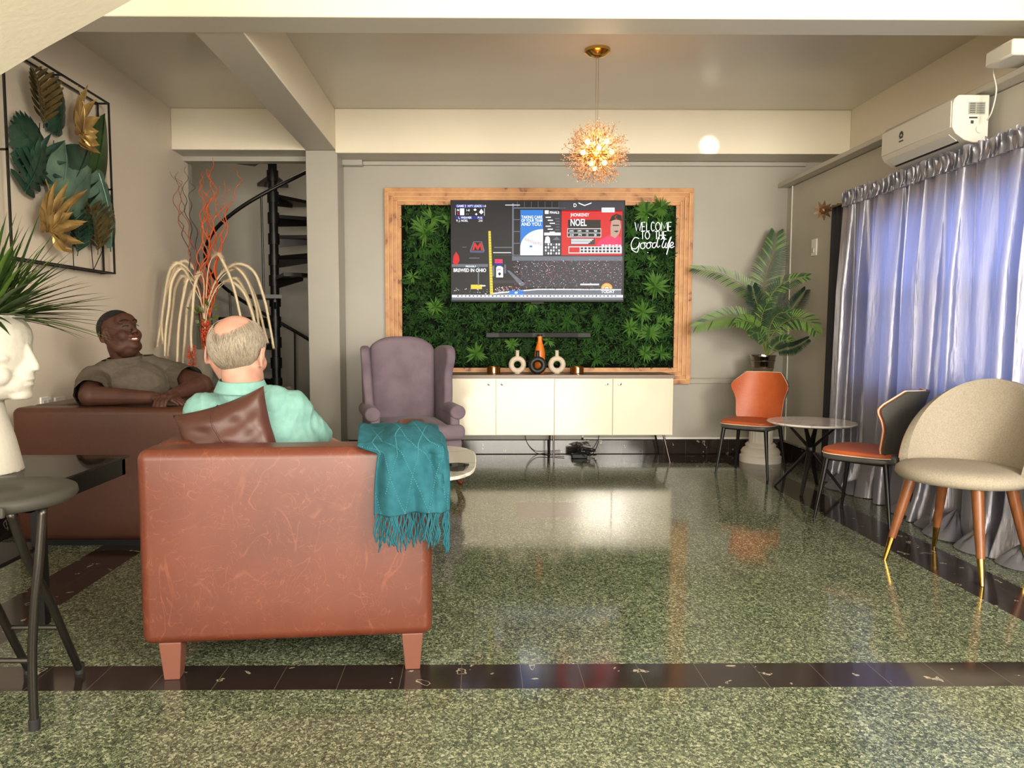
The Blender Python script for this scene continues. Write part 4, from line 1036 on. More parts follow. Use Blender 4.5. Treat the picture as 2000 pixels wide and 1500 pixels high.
def leafpart(name, base, tip, wid, mt, kind, x, tilt=0.0):
    """base, tip are (y,z) on the wall"""
    b = Vector((x, base[0], base[1])); t = Vector((x+tilt, tip[0], tip[1])); d = t-b; L = d.length; d.normalize()
    n = Vector((1,0,0)); s = d.cross(n).normalized(); n = s.cross(d).normalized()
    P = lambda u, v: b+d*L*v+s*u*wid+n*(0.03*math.sin(PI*v)-0.25*wid*abs(u)**1.5)
    m = MB()
    if kind == 'blade':
        m.grid(lambda u, v: P((2*u-1)*(math.sin(PI*min(1,v**.75))**.8)*.5, v), 8, 14, .0015)
    elif kind == 'palmate':
        for k in range(7):
            a = (k-3)*.44; dd = Matrix.Rotation(a, 3, n) @ d; ss = dd.cross(n).normalized(); l = L*(1-.17*abs(k-3))*rnd.uniform(.94, 1.04)
            c = b+n*.004*(k % 2)
            def q(u, v, dd=dd, ss=ss, l=l, c=c):
                e = max(0, v*1.35-.35); wv = wid*(.022+.060*math.sin(PI*min(1, e))**.9)*(1-v**9)
                x_ = 2*u-1
                return c+dd*l*v+ss*x_*wv+n*(.055*v*v-.014*(x_*x_)*math.sin(PI*v)+.012*math.sin(5*v+k))
            m.grid(q, 6, 16, .0015)
    elif kind == 'monstera':
        for sd in (-1, 1):
            for k in range(8):
                v0 = .02+k*.115; l = wid*.52*(math.sin(PI*min(.99, (v0+.10)**.75))**.6); el = .25+.09*k
                dd = (s*sd*math.cos(el)+d*math.sin(el)).normalized(); ss = dd.cross(n).normalized(); a0 = P(0, v0)
                def q(u, v, a0=a0, dd=dd, ss=ss, l=l, sd=sd, v0=v0):
                    x_ = 2*u-1; wv = L*.066*(1-.25*v)*(math.sqrt(max(0, 1-v**7)))
                    return a0+dd*l*v+d*(.10*l*v*v)+ss*x_*wv-n*(.22*l*v*v)
                m.grid(q, 4, 9, .0015)
        m.grid(lambda u, v: P((2*u-1)*(.14*math.sin(PI*min(1,v**.8))+.01), v), 4, 14, .0015)
    elif kind == 'feather':
        for k in range(16):
            v0 = .10+.87*k/16
            for sd in (-1, 1):
                a0 = P(0, v0); l = wid*.70*math.sin(PI*(v0*.75+.18)); dd = (s*sd+d*.62+n*.30*((k+sd) % 2)).normalized()
                ss = dd.cross(n).normalized()
                m.grid(lambda u, v, a0=a0, dd=dd, ss=ss, l=l: a0+dd*l*v+ss*(2*u-1)*(.0035+l*.085*math.sin(PI*min(1,v*.9+.08))*(.3+v))+n*.02*v*v, 2, 5, .001)
    m.tube([P(0, k/8) + n*.003 for k in range(9)], 0.003, 5)
    return obj(name, m, mt, wa, world=True, smooth=True)
def A(px, py, X=-2.555): p = W(px, py, X=X); return (p.y, p.z)
for nm, b_, t_, w_, mt, kd, dx in (
  ('leaf',(84,250),(62,132),.24,brz,'feather',.03),('leaf',(112,262),(104,150),.26,gr1,'monstera',.005),('leaf',(122,205),(92,255),.16,gr1,'blade',0),
  ('leaf',(98,335),(20,235),.40,gr1,'monstera',.0),('leaf',(50,372),(80,268),.34,gr1,'monstera',.015),('leaf',(70,330),(104,275),.30,gr1,'palmate',.02),
  ('leaf',(165,400),(204,222),.34,gr2,'blade',-.012),('leaf',(155,395),(192,320),.34,gr2,'blade',-.012),
  ('gold_leaf',(160,262),(150,166),.50,gld,'palmate',.075),('gold_leaf',(160,262),(176,302),.44,gld,'palmate',.08),
  ('leaf',(108,398),(172,290),.40,gr1,'blade',.035),('leaf',(110,400),(178,330),.34,mint,'blade',.045),('leaf',(112,395),(125,275),.30,mint,'blade',.03),
  ('gold_leaf',(95,452),(88,350),.46,gld,'palmate',.06),('gold_leaf',(96,452),(148,372),.34,gld,'palmate',.07),('gold_leaf',(98,455),(140,438),.34,gld,'palmate',.065),
  ('leaf',(150,500),(138,410),.22,gr1,'feather',.01),('leaf',(190,498),(170,395),.26,brz,'feather',.03),
  ('leaf',(192,338),(216,492),.36,mint,'monstera',.05)):
    leafpart(nm, A(*b_, X=-2.585+dx), A(*t_, X=-2.585+dx), w_, mt, kd, -2.585+dx)
for (b_, t_) in (((152,528),(145,420)),((190,532),(180,440)),((188,532),(208,485)),((84,310),(84,240))):
    p, q = A(*b_), A(*t_); obj('stem', MB().tube([(-2.58,p[0],p[1]),(-2.575,q[0],q[1])], .003, 5), MT['black_metal'], wa, world=True)

# ---------------------------------------------------------------- face planter on the glass table
PXc, PYc, PZ0 = -1.735, 2.60, 0.65
fp = thing('face_planter', 'white sculpted face planter with spiky green grass on the dark glass table', 'planter', (PXc, PYc, PZ0), 0)
stone = mat('white_resin', (186,180,168), 0.65, bump=.12, bscale=90)
m = MB()
m.cap((0.0,0,0.40), .130, (0.0,0,0.53), .128, 28); m.ell((0.035,0,0.43), (.130,.125,.15), 28); m.ell((.09,0,.475),(.078,.10,.085),20)
m.ell((0.04,0,0.315), (.112,.104,.072), 24); m.ell((0.135,0,0.272), (.034,.044,.026), 14); m.ell((0.115,0,0.315), (.056,.068,.05), 18)
m.cap((0.158,0,0.445), .012, (0.190,0,0.376), .013, 12); m.ell((0.180,0,0.366), (.024,.020,.012), 12); m.ell((0.148,0,0.352), (.034,.036,.040), 14); m.ell((0.160,0,.375),(.026,.022,.03),12)
m.ell((0.164,0,0.330), (.018,.032,.009), 12); m.ell((0.160,0,0.311), (.018,.027,.010), 12)
for s in (-1,1):
    m.ell((0.112,s*.066,.405), (.034,.036,.021), 14)
    m.tube(smoothpath([(0.160,s*.016,.452),(0.150,s*.045,.472),(0.125,s*.080,.470),(0.085,s*.108,.452)], 5), .007, 8)
    m.tube(smoothpath([(0.148,s*.032,.402),(0.142,s*.056,.390),(0.124,s*.082,.390),(0.098,s*.100,.402)], 5), .0045, 8)
    m.ell((0.100,s*.070,.345),(.045,.036,.040),14)
for i, v in enumerate(m.v):
    if v.z < .258: v.z = .258-(.258-v.z)*.12
m.lathe([(.128,0.0),(.122,.03),(.104,.12),(.082,.20),(.070,.27)], 32, c=(-.012,0,0))
vb = voxel(m, 0.005, 5, .5)
vb.v = [Vector((v.x, v.y, max(0.0, min(v.z, .552)))) for v in vb.v]
obj('sculpted_face', vb, stone, fp, smooth='all')
obj('rim', MB().lathe([(.136,.538),(.139,.552),(.127,.553),(.124,.53)], 40), stone, fp, smooth='all')
m = MB().lathe([(.002,.545),(.124,.545)], 30, cap=False); obj('soil', m, mat('dark_soil', (40,30,22), .9, bump=.4, bscale=80), fp)
gr = [mat('grass_blade', (48,74,24), .45, col2=(34,54,18), vscale=20), mat('grass_blade_light', (84,108,44), .45)]
rnd = random.Random(23); m = MB()
def blade(m, b, d, L, wd, droop, mi):
    m.mi = mi; d = d.normalized(); N = 7; side = d.cross(Vector((0,0,1))); side = side.normalized() if side.length > .01 else Vector((1,0,0))
    vs = []
    for i in range(N+1):
        t = i/N; p = b+d*L*t+Vector((0,0,-droop*L*t*t)); w_ = wd*(1-t**1.6)*(.5+min(.5, t*3))
        up = Vector((0,0,w_*.35)); vs += [p+side*w_, p-up, p-side*w_]
    fs = []
    for i in range(N):
        a = 3*i; fs += [(a,a+1,a+4,a+3),(a+1,a+2,a+5,a+4)]
    m.add(vs, fs)
for k in range(330):
    a = rnd.uniform(0, 2*PI); e = rnd.uniform(-.05, 1.35); r = rnd.uniform(.0,.10)
    d = Vector((math.cos(a)*math.cos(e), math.sin(a)*math.cos(e), math.sin(e)+.05))
    L = rnd.uniform(.26, .46)*(1 if e > .3 else 1.05)
    blade(m, Vector((math.cos(a)*r, math.sin(a)*r, .545)), d, L, rnd.uniform(.007,.018), rnd.uniform(.02,.3), 0 if rnd.random() < .75 else 1)
f = obj('spiky_grass', m, gr, fp, smooth='raw'); f['kind'] = 'stuff'

# ---------------------------------------------------------------- glass table and stool
gt = thing('glass_table', 'dark tinted glass table with black frame at the left edge of the room', 'table', (-2.0, 2.62, 0))
tg = mat('tinted_glass', (18,18,17), 0.04, alpha=.55, spec=.3)
tx0, tx1, ty0, ty1 = -2.58, -1.395, 2.285, 2.955
obj('glass_top', MB().box((tx0,ty0,.640),(tx1,ty1,.650)), tg, gt, world=True, bevel=.002)
for (a, b) in (((tx0+.03,ty0+.02,.575),(tx1-.01,ty0+.045,.6395)),((tx0+.03,ty1-.045,.575),(tx1-.01,ty1-.02,.6395)),((tx0+.03,ty0+.02,.575),(tx0+.055,ty1-.02,.6395)),((tx1-.035,ty0+.02,.575),(tx1-.01,ty1-.02,.6395))):
    obj('apron', MB().box(a, b), MT['black_metal'], gt, world=True, smooth=False)
obj('lower_shelf', MB().box((tx0+.04,ty0+.08,.30),(-1.70,ty1-.08,.315)), MT['black_plastic'], gt, world=True, smooth=False)
for x in (tx0+.05, -1.70):
    for y in (ty0+.12, ty1-.12): obj('leg', MB().box((x-.02,y-.02,0),(x+.02,y+.02,.575)), MT['black_metal'], gt, world=True, smooth=False)
sl = thing('folding_stool', 'folding stool with grey plastic seat and dark tubular legs at the left edge', 'stool', (-1.53, 2.14, 0))
sg = mat('grey_moulded_plastic', (62,60,54), .55, spec=.3, bump=.1, bscale=200); tube_m = mat('gunmetal_tube', (66,62,58), .3, metal=.8)
SZ = .655
m = MB(); prof = [(.002,0),(.17,0),(.188,.006),(.196,.02),(.192,.036),(.18,.042),(.06,.040),(.05,.030),(.002,.030)]
m.lathe(prof, 44, c=(-1.362,2.10,SZ), cap=False); obj('seat', m, sg, sl, world=True, smooth='all')
obj('hinge_clip', MB().box((-1.30,1.912,SZ+.002),(-1.24,1.925,SZ+.03)), sg, sl, world=True, bevel=.003)
def leg2(p): obj('leg', MB().tube(smoothpath(p, 6), .0125, 12), tube_m, sl, world=True, smooth='all')
leg2([(-1.21,2.04,SZ),(-1.228,2.04,.50),(-1.25,2.045,.36),(-1.268,2.055,.2),(-1.276,2.065,0.012)])
leg2([(-1.51,2.04,SZ),(-1.492,2.04,.50),(-1.47,2.045,.36),(-1.452,2.055,.2),(-1.444,2.065,0.012)])
leg2([(-1.275,2.00,SZ),(-1.285,2.08,.50),(-1.30,2.20,.34),(-1.32,2.33,.14),(-1.336,2.42,0.012)])
leg2([(-1.445,2.00,SZ),(-1.455,2.08,.50),(-1.47,2.20,.34),(-1.49,2.33,.14),(-1.506,2.42,0.012)])
for (x, y) in ((-1.276,2.065),(-1.444,2.065),(-1.336,2.42),(-1.506,2.42)): obj('rubber_foot', MB().lathe([(.015,0),(.016,.03),(.012,.034)], 12, c=(x,y,0)), MT['dark_rubber'], sl, world=True)
obj('crossbar', MB().tube([(-1.268,2.055,.21),(-1.452,2.055,.21)], .008, 8), tube_m, sl, world=True)
obj('crossbar', MB().tube([(-1.312,2.29,.21),(-1.482,2.29,.21)], .008, 8), tube_m, sl, world=True)

# ---------------------------------------------------------------- chandelier
ch = thing('firework_chandelier', 'gold firework chandelier with crystal twigs and glowing bulbs', 'chandelier', (0.825, 5.15, 2.36))
CC = Vector((0,0,0))
obj('ceiling_canopy', MB().lathe([(.002,CZ-2.36-.001),(.085,CZ-2.36-.001),(.087,CZ-2.36-.02),(.05,CZ-2.36-.045),(.01,CZ-2.36-.055),(.002,CZ-2.36-.055)], 32), MT['brass'], ch)
wire = mat('fine_wire', (170,150,120), .4, metal=.6)
for dx in (-.008, .008): obj('hanging_wire', MB().tube([(dx,0,CZ-2.36-.05),(dx*.9,0,.3),(dx*.2,0,.08)], .0018, 6), wire, ch)
obj('core', MB().ell(CC, .045, 20), MT['brass'], ch, smooth='all')
gold = mat('rose_gold_wire', (214,150,90), .25, metal=1.0); crys = mat('clear_crystal', (255,226,200), .05, trans=.85, ior=1.5, emit=(255,190,140), estr=0.0)
rnd = random.Random(9); protos = []
for k in range(5):
    m = MB(); m.mi = 0; m.tube([(0,0,.03),(0,0,.12)], .0022, 5)
    for q in range(4):
        a = rnd.uniform(0, 6.28); s = rnd.uniform(.03,.055); L = rnd.uniform(.06,.12)
        p0 = Vector((0,0,rnd.uniform(.08,.12))); p1 = p0+Vector((math.cos(a)*s, math.sin(a)*s, L*.8)); m.mi = 0; m.tube([p0, p0.lerp(p1,.5)+Vector((0,0,.008)), p1], .0011, 4)
        for w_ in range(3):
            a2 = rnd.uniform(0,6.28); p2 = p1+Vector((math.cos(a2)*.018, math.sin(a2)*.018, rnd.uniform(-.01,.03))); m.mi = 0; m.tube([p1, p2], .0008, 4); m.mi = 1; m.ell(p2, .0048, 6)
    protos.append(m.mesh('crystal_spray', [gold, crys], 'all'))
def fib(n):
    for i in range(n):
        z = 1-2*(i+.5)/n; r = math.sqrt(1-z*z); a = i*2.399963; yield Vector((r*math.cos(a), r*math.sin(a), z))
for i, d in enumerate(fib(92)):
    o = bpy.data.objects.new('crystal_spray', protos[i % 5]); COL.objects.link(o); o.parent = ch
    o.rotation_euler = d.to_track_quat('Z', 'Y').to_euler(); s = rnd.uniform(.88, 1.12); o.scale = (s,s,s)
bulbm = mat('warm_bulb', (255,220,170), .3, emit=(255,200,130), estr=9)
for d in ((-.75,-.5,.75),(.65,-.55,.7),(-.95,-.4,-.05),(.95,-.4,0),(-.4,-.5,-.75),(.45,-.5,-.7),(0,-.95,.1),(.1,.9,.2),(0,.5,-.8)):
    d = Vector(d).normalized()
    b = obj('bulb', MB().ell(d*.105, (.017,.017,.017), 12), bulbm, ch, smooth='all')
    obj('socket', MB().tube([d*.04, d*.095], [.006,.008], 8), MT['brass'], b)
for d in ((0,-.12,0.02),):
    l = bpy.data.lights.new('chandelier_lamp', 'POINT'); l.energy = 6; l.color = (1.0,.66,.36); l.shadow_soft_size = .10
    o = bpy.data.objects.new('chandelier_lamp', l); COL.objects.link(o); o.location = Vector((0.825,5.15,2.36))+Vector(d); 

# ---------------------------------------------------------------- air conditioners
acw = mat('ac_white_plastic', (206,201,190), .35)
def ac(label, y0, y1, ztop, xf, xw, hgt=.255):
    t = thing('air_conditioner', label, 'air conditioner', (xw, (y0+y1)/2, ztop-hgt))
    prof = [(xw, ztop), (xf+.03, ztop), (xf+.008, ztop-.02), (xf, ztop-.05), (xf, ztop-.17), (xf+.02, ztop-.205), (xf+.07, ztop-.24), (xf+.12, ztop-hgt), (xw, ztop-hgt)]
    obj('casing', MB().prism([(x, y0, z) for x, z in prof], (0, y1-y0, 0)), acw, t, world=True, bevel=.006, bseg=3)
    obj('front_panel', MB().prism([(xf-.004, y0+.012, ztop-.03),(xf+.001, y0+.012, ztop-.03),(xf+.001, y0+.012, ztop-.172),(xf-.004, y0+.012, ztop-.172)], (0, y1-y0-.024, 0)), acw, t, world=True, bevel=.002)
    obj('air_flap', MB().prism([(xf+.014, y0+.05, ztop-.203),(xf+.062, y0+.05, ztop-.239),(xf+.066, y0+.05, ztop-.234),(xf+.018, y0+.05, ztop-.199)], (0, y1-y0-.10, 0)), mat('ac_flap', (206,202,192), .3), t, world=True)
    obj('outlet_slot', MB().prism([(xf+.060, y0+.05, ztop-.238),(xf+.072, y0+.05, ztop-.245),(xf+.074, y0+.05, ztop-.240),(xf+.062, y0+.05, ztop-.233)], (0, y1-y0-.10, 0)), MT['black_plastic'], t, world=True)
    return t
a1 = ac('white split air conditioner with side label on the right wall above the curtain', 4.09, 4.80, 2.43, 2.60, 2.80)
lab = mat('label_grey', (150,150,140), .5); ink = mat('label_ink', (50,50,50), .5)
obj('label_sticker', MB().box((2.685,4.0865,2.325),(2.775,4.0895,2.39)), lab, a1, world=True)
m = MB()
for k in range(6): m.box((2.69, 4.0855, 2.332+.0095*k), (2.72, 4.0868, 2.336+.0095*k)); m.box((2.728, 4.0855, 2.332+.0095*k), (2.77, 4.0868, 2.3345+.0095*k))
m.box((2.69,4.0875,2.303),(2.735,4.0895,2.311)); m.box((2.70,4.0875,2.275),(2.715,4.0895,2.292))
obj('label_print', m, ink, a1, world=True)
obj('drain_port', MB().tube([(2.75,4.082,2.245),(2.75,4.092,2.245)], .022, 20), acw, a1, world=True)
lg = MB()
for k in range(7):
    a = PI*k/6; lg.ell((2.594, 4.57+.016*math.cos(a), 2.335+.018*math.sin(a)), (.002,.007,.009), 8)
lg.box((2.5935,4.555,2.318),(2.596,4.585,2.330)); lg.box((2.5935,4.548,2.298),(2.596,4.592,2.306))
obj('maker_emblem', lg, ink, a1, world=True)
ac2_ = thing('junction_box', 'white junction box at the top right corner of the right wall', 'junction box', (2.80, 3.6, 2.5))
p = W(1975, 100, Y=3.78); obj('box', MB().box((p.x-.05, 3.70, p.z-.045),(p.x+.14, 3.9, p.z+.035)), acw, ac2_, world=True, bevel=.01)
ac2_.location = (2.80,3.8,2.5)
for ch_ in ac2_.children: ch_.location = Vector((0,-.2,0))
cbl = MB().tube(smoothpath([W(1945,110,X=2.74), W(1940,140,X=2.745), W(1946,175,X=2.745), W(1938,215,X=2.745), W(1928,235,X=2.745)], 8), .004, 6)
tag(obj('power_cable', cbl, acw, smooth='all'), 'thin white cable hanging from the junction box to the air conditioner', 'cable')

# ---------------------------------------------------------------- curtains
def satin():
    m = bpy.data.materials.new('silver_satin'); m.use_nodes = True; nt = m.node_tree; L = nt.links; N = nt.nodes; b = N['Principled BSDF']
    b.inputs['Base Color'].default_value = lin((146,144,152)); b.inputs['Roughness'].default_value = .30; b.inputs['Metallic'].default_value = .45; b.inputs['Specular IOR Level'].default_value = .7
    b.inputs['Sheen Weight'].default_value = .3
    tr = N.new('ShaderNodeBsdfTranslucent'); tr.inputs[0].default_value = (.58,.60,.80,1)
    mx = N.new('ShaderNodeMixShader'); mx.inputs[0].default_value = .30
    L.new(b.outputs[0], mx.inputs[1]); L.new(tr.outputs[0], mx.inputs[2]); L.new(mx.outputs[0], N['Material Output'].inputs[0])
    tc = N.new('ShaderNodeTexCoord'); mp = N.new('ShaderNodeMapping'); mp.inputs['Scale'].default_value = (30,30,5); L.new(tc.outputs['Object'], mp.inputs[0])
    n = N.new('ShaderNodeTexNoise'); n.inputs['Scale'].default_value = 2.2; n.inputs['Detail'].default_value = 4; L.new(mp.outputs[0], n.inputs['Vector'])
    bp = N.new('ShaderNodeBump'); bp.inputs['Strength'].default_value = .22; bp.inputs['Distance'].default_value = .012; L.new(n.outputs[0], bp.inputs['Height']); L.new(bp.outputs[0], b.inputs['Normal'])
    return m
CZT = 2.095
CY0, CY1 = 2.55, 5.50
rnd = random.Random(31); F = [(rnd.uniform(.7,1.3), rnd.uniform(0,6.28), k) for k in (9, 14, 21, 31, 47)]
def fold(y, z):
    t = (y-CY0)/(CY1-CY0); d = (CZT-z)/CZT; s = 0
    s += .030*math.sin(2*PI*17*t+1.2*math.sin(2*PI*3*t)+.5*d)
    s += .016*math.sin(2*PI*29*t+2+1.0*math.sin(5*t)+.7*d)*(1-.4*d)
    s += .010*math.sin(2*PI*47*t+1)*(1-d)**.7
    s += .018*math.sin(2*PI*5.3*t+.8)*d
    amp = .35+.9*min(1, d*3.2)
    return s*amp
def cur(u, v):
    y = CY0+(CY1-CY0)*u; z = CZT+.03-(CZT+.025)*v
    d = max(0, (CZT-z)/CZT)
    x = 2.725-.025*d-.05*max(0, d-.85)*3*(.5+.5*math.sin(37*u+1))-fold(y, z)
    y2 = y+.012*math.sin(2*PI*17*u*2+.5)
    if d > .9: x -= .05*(d-.9)*10*(.5+.5*math.sin(23*u)); 
    if z > CZT-.03: x -= .012
    return (min(x, 2.835), y2, max(.004, z))
gc = thing('satin_curtain', 'silver grey satin curtain gathered on a rod over the right window', 'curtain', (2.74, 4.0, 0))
obj('fabric', MB().grid(cur, 520, 60), satin(), gc, world=True, smooth='raw')
def puddle(y, w_, s):
    hem = MB()
    def f(u, v):
        a = 2*PI*u; r = v
        return (2.70-.10*s*(.5+.5*math.cos(a))*r-.02, y+w_*math.sin(a)*r, .006+.05*s*(1-r)*abs(math.sin(3*a+y*9))+.045*s*(1-r*r))
    hem.grid(f, 24, 6); obj('hem_fold', hem, bpy.data.materials['silver_satin'], gc, world=True, smooth='all')
for y, w_, s in ((5.28,.10,1.3),(5.12,.09,1.0),(4.55,.10,.7),(4.2,.11,1.0),(4.02,.13,1.6),(3.75,.12,1.6),(3.5,.1,1.2),(3.2,.12,1.4),(2.9,.12,1.3)): puddle(y, w_, s)
def head_fn(u, v):
    a = 2*PI*u; pinch = abs(v-.42)*2.0
    x = 2.722-.014-(.010+.010*pinch)*math.sin(a*78+3*math.sin(a*5))-.007*math.sin(a*141+2*v)
    y = CY0+(CY1-CY0)*u+.006*math.sin(a*97+4*v)
    z = CZT-.040+.100*v+(.010*math.sin(a*53+1)+.008*math.sin(a*91))*v**2
    return (x, y, z)
obj('gathered_header', MB().grid(head_fn, 1100, 8), bpy.data.materials['silver_satin'], gc, world=True, smooth='raw')
blk = mat('black_blackout_cloth', (30,30,36), .7, sheen=.2)
bcu = thing('black_curtain', 'narrow black curtain hanging at the far end of the silver one', 'curtain', (2.77, 5.64, 0))
obj('fabric', MB().grid(lambda u, v: (2.775-.018*math.sin(2*PI*3.5*u)-.01*v, 5.515+.27*u+.03*v*u, CZT+.02-(CZT+.015)*v), 60, 20, .004), blk, bcu, world=True, smooth='all')
cr = thing('curtain_rod', 'bronze curtain rod with leaf finial above the right window', 'curtain rod', (2.76, 4.2, CZT))
obj('rod', MB().tube([(2.742,2.5,CZT),(2.742,5.86,CZT)], .009, 12), mat('bronze_rod', (120,84,50), .35, metal=.8), cr, world=True)
m = MB()
for k in range(9):
    a = 2*PI*k/9; leaf(m, Vector((2.742,5.85,CZT)), Vector((math.cos(a)*.8,.8,math.sin(a)*.8)), Vector((0,1,0)), .085, .020, 0, .4)
m.ell((2.742,5.87,CZT), .03, 12); obj('finial', m, mat('aged_bronze', (138,104,74), .4, metal=.6), cr, world=True, smooth=True)
for y in (2.8, 5.45): obj('rod_bracket', MB().box((2.74,y-.01,CZT-.012),(XR,y+.01,CZT+.0)), MT['black_metal'], cr, world=True)

# ---------------------------------------------------------------- palm on its pedestal
px_, py_ = 2.50, 6.40
pd = thing('column_pedestal', 'white fluted column pedestal carrying the palm in the back corner', 'pedestal', (px_, py_, 0))
chalk = mat('white_plaster_cast', (226,218,204), .6)
m = MB(); prof = [(.175,0),(.175,.05),(.16,.065),(.165,.09),(.15,.115),(.125,.13),(.13,.15),(.115,.165)]; m.lathe(prof, 40); obj('base', m, chalk, pd, smooth=True)
m = MB(); n = 80; vs = []; fs = []
for i, z in enumerate((.165,.18,.45,.69,.705)):
    for k in range(n):
        a = 2*PI*k/n; r = .098-.006*(abs(math.sin(a*10))**.5*-1+1 if 0 < i < 4 else 0); r = .098 if i in (0,4) else .094+.007*abs(math.sin(a*10)); vs.append((r*math.cos(a), r*math.sin(a), z))
for i in range(4):
    for k in range(n): fs.append((i*n+k, i*n+(k+1)%n, (i+1)*n+(k+1)%n, (i+1)*n+k))
m.add(vs, fs); obj('shaft', m, chalk, pd, smooth=True)
obj('capital', MB().lathe([(.10,.70),(.12,.715),(.125,.735),(.15,.75),(.155,.785),(.002,.785)], 40), chalk, pd)
pp = thing('potted_palm', 'artificial palm in a shiny metal pot on the white pedestal', 'potted plant', (px_, py_, .785))
obj('pot', MB().lathe([(.002,0),(.082,0),(.086,.01),(.105,.135),(.109,.14),(.109,.15),(.100,.15),(.098,.11),(.002,.11)], 40), mat('chrome_pot', (150,140,128), .14, metal=1.0), pp)
for z, r in ((.04,.094),(.10,.103)): obj('pot_band', MB().lathe([(r,z-.003),(r+.003,z),(r,z+.003)], 40, cap=False), MT['steel'], pp)
pg = [mat('palm_green', (50,74,46), .42, var=.1, vscale=10), mat('palm_bright', (100,134,60), .42), mat('palm_dark', (30,48,38), .45), mat('palm_stem', (120,136,70), .5)]
rnd = random.Random(4)
def frond(pxs, dys, LL, mi, spread=1.0, flat=None, nl=32, w_=.0050):
    n = len(pxs); pts = smoothpath([W(x, y, Y=py_+dys*(i/(n-1))) for i, (x, y) in enumerate(pxs)], 10); Np = len(pts)
    for p in pts: p.y = min(p.y, YB-.03)
    m = MB(); m.mi = 3; m.tube(pts, [.005*(1-.7*i/Np) for i in range(Np)], 6)
    view = Vector((-.3,-1,.25)).normalized()
    for k in range(nl):
        t = .30+.70*k/(nl-1); fi = t*(Np-1); i = min(Np-2, int(fi)); p = pts[i].lerp(pts[i+1], fi-i); d = (pts[i+1]-pts[i]).normalized()
        nn = (flat if flat is not None else view); s = d.cross(nn).normalized(); tt = (t-.30)/.70
        l = LL*(.35+.65*math.sin(PI*min(1, .12+tt*.80)))
        for sd in (-1, 1):
            dd = (s*sd*(1.05-.45*tt)+d*(.45+.5*tt)+nn*.18+Vector((0,0,-.12))).normalized()
            m.mi = mi if rnd.random() < .8 else (0 if mi != 0 else 1)
            side = dd.cross(nn).normalized()
            q = [p, p+dd*l*.35+side*w_, p+dd*l*.35+nn*.003, p+dd*l*.35-side*w_, p+dd*l*.75+side*w_*.7+Vector((0,0,-.05*l)), p+dd*l*.75-side*w_*.7+Vector((0,0,-.05*l)), p+dd*l+Vector((0,0,-.16*l))]
            for v_ in q: v_.y = min(v_.y, YB-.012); v_.x = min(v_.x, XR-.012)
            m.add(q, [(0,1,2),(0,2,3),(1,4,5,3),(4,6,5)])
    obj('frond', m, pg, pp, world=True, smooth='raw')
b = (1497,700)
frond([b,(1492,640),(1490,590),(1495,540),(1510,495),(1516,458)], .25, .18, 0, nl=52, w_=.0062)
frond([b,(1488,640),(1480,590),(1455,560),(1410,535),(1356,524)], .20, .12, 1, .7, nl=42, w_=.0056)
frond([b,(1485,660),(1470,632),(1440,618),(1400,622),(1362,636)], .05, .14, 1, .8, nl=42, w_=.0056)
frond([b,(1505,660),(1525,635),(1550,622),(1578,628),(1594,648)], -.6, .13, 1, .8)
frond([b,(1495,630),(1500,590),(1520,560),(1548,546),(1576,540)], -.45, .10, 0, .8)
frond([b,(1508,665),(1525,630),(1545,605),(1560,585),(1572,568)], -.30, .11, 2)
frond([b,(1512,688),(1530,682),(1548,678),(1562,672),(1578,662)], -.6, .09, 2)
frond([b,(1490,660),(1484,630),(1480,600),(1474,580),(1470,562)], -.12, .13, 2)
frond([b,(1488,670),(1478,645),(1468,632),(1455,626),(1440,630)], -.35, .11, 1)
frond([b,(1500,670),(1502,645),(1510,625),(1522,612),(1540,610)], -.35, .11, 0)
frond([b,(1495,675),(1488,660),(1482,650),(1474,650),(1466,655)], -.4, .09, 0)
frond([b,(1500,660),(1505,630),(1512,600),(1518,580),(1530,560)], .1, .10, 2)
frond([b,(1503,690),(1512,676),(1522,668),(1535,664),(1548,668)], -.3, .09, 0)
frond([b,(1494,680),(1488,655),(1486,630),(1492,605),(1500,590)], -.2, .10, 0)

# ---------------------------------------------------------------- small wall things, cables
t = thing('wall_switch', 'small white switch with a cord plug on the right wall beside the black curtain', 'switch', (XR, 6.05, 1.80))
p = W(1592, 482, X=XR)
obj('plate', MB().box((XR-.012,p.y-.045,p.z-.075),(XR,p.y+.045,p.z+.065)), MT['white'], t, world=True, bevel=.003)
obj('rocker', MB().box((XR-.022,p.y-.015,p.z-.05),(XR-.012,p.y+.02,p.z-.01)), acw, t, world=True, bevel=.002)
for lab, px in (('white double socket on the left wall nearest the planter', 88), ('white double socket on the left wall nearest the man in grey', 115)):
    p = W(px, 786, X=XL); t = thing('wall_socket', lab, 'socket', (XL, p.y, p.z), 0, 'sockets on the left wall')
    obj('plate', MB().box((XL,p.y-.055,p.z-.035),(XL+.01,p.y+.055,p.z+.035)), MT['white'], t, world=True, bevel=.003)
    for s in (-1,1): obj('outlet', MB().box((XL+.01,p.y+s*.025-.014,p.z-.014),(XL+.013,p.y+s*.025+.014,p.z+.014)), acw, t, world=True, bevel=.001)
t = thing('power_strip', 'black power adapter lying in its cable tangle under the sideboard', 'power adapter', (0.93, 6.58, 0))
obj('brick', MB().box((0.86,6.545,0.0),(1.0,6.62,.04)), MT['black_plastic'], t, world=True, bevel=.006)
m = MB(); rnd = random.Random(2)
for k in range(5):
    pts = [Vector((.93+rnd.uniform(-.06,.16), 6.58+rnd.uniform(-.05,.06), rnd.uniform(.008,.09))) for q in range(6)]; m.tube(smoothpath(pts, 6), .004, 6)
obj('cable_tangle', m, MT['black_plastic'], t, world=True, smooth='all')
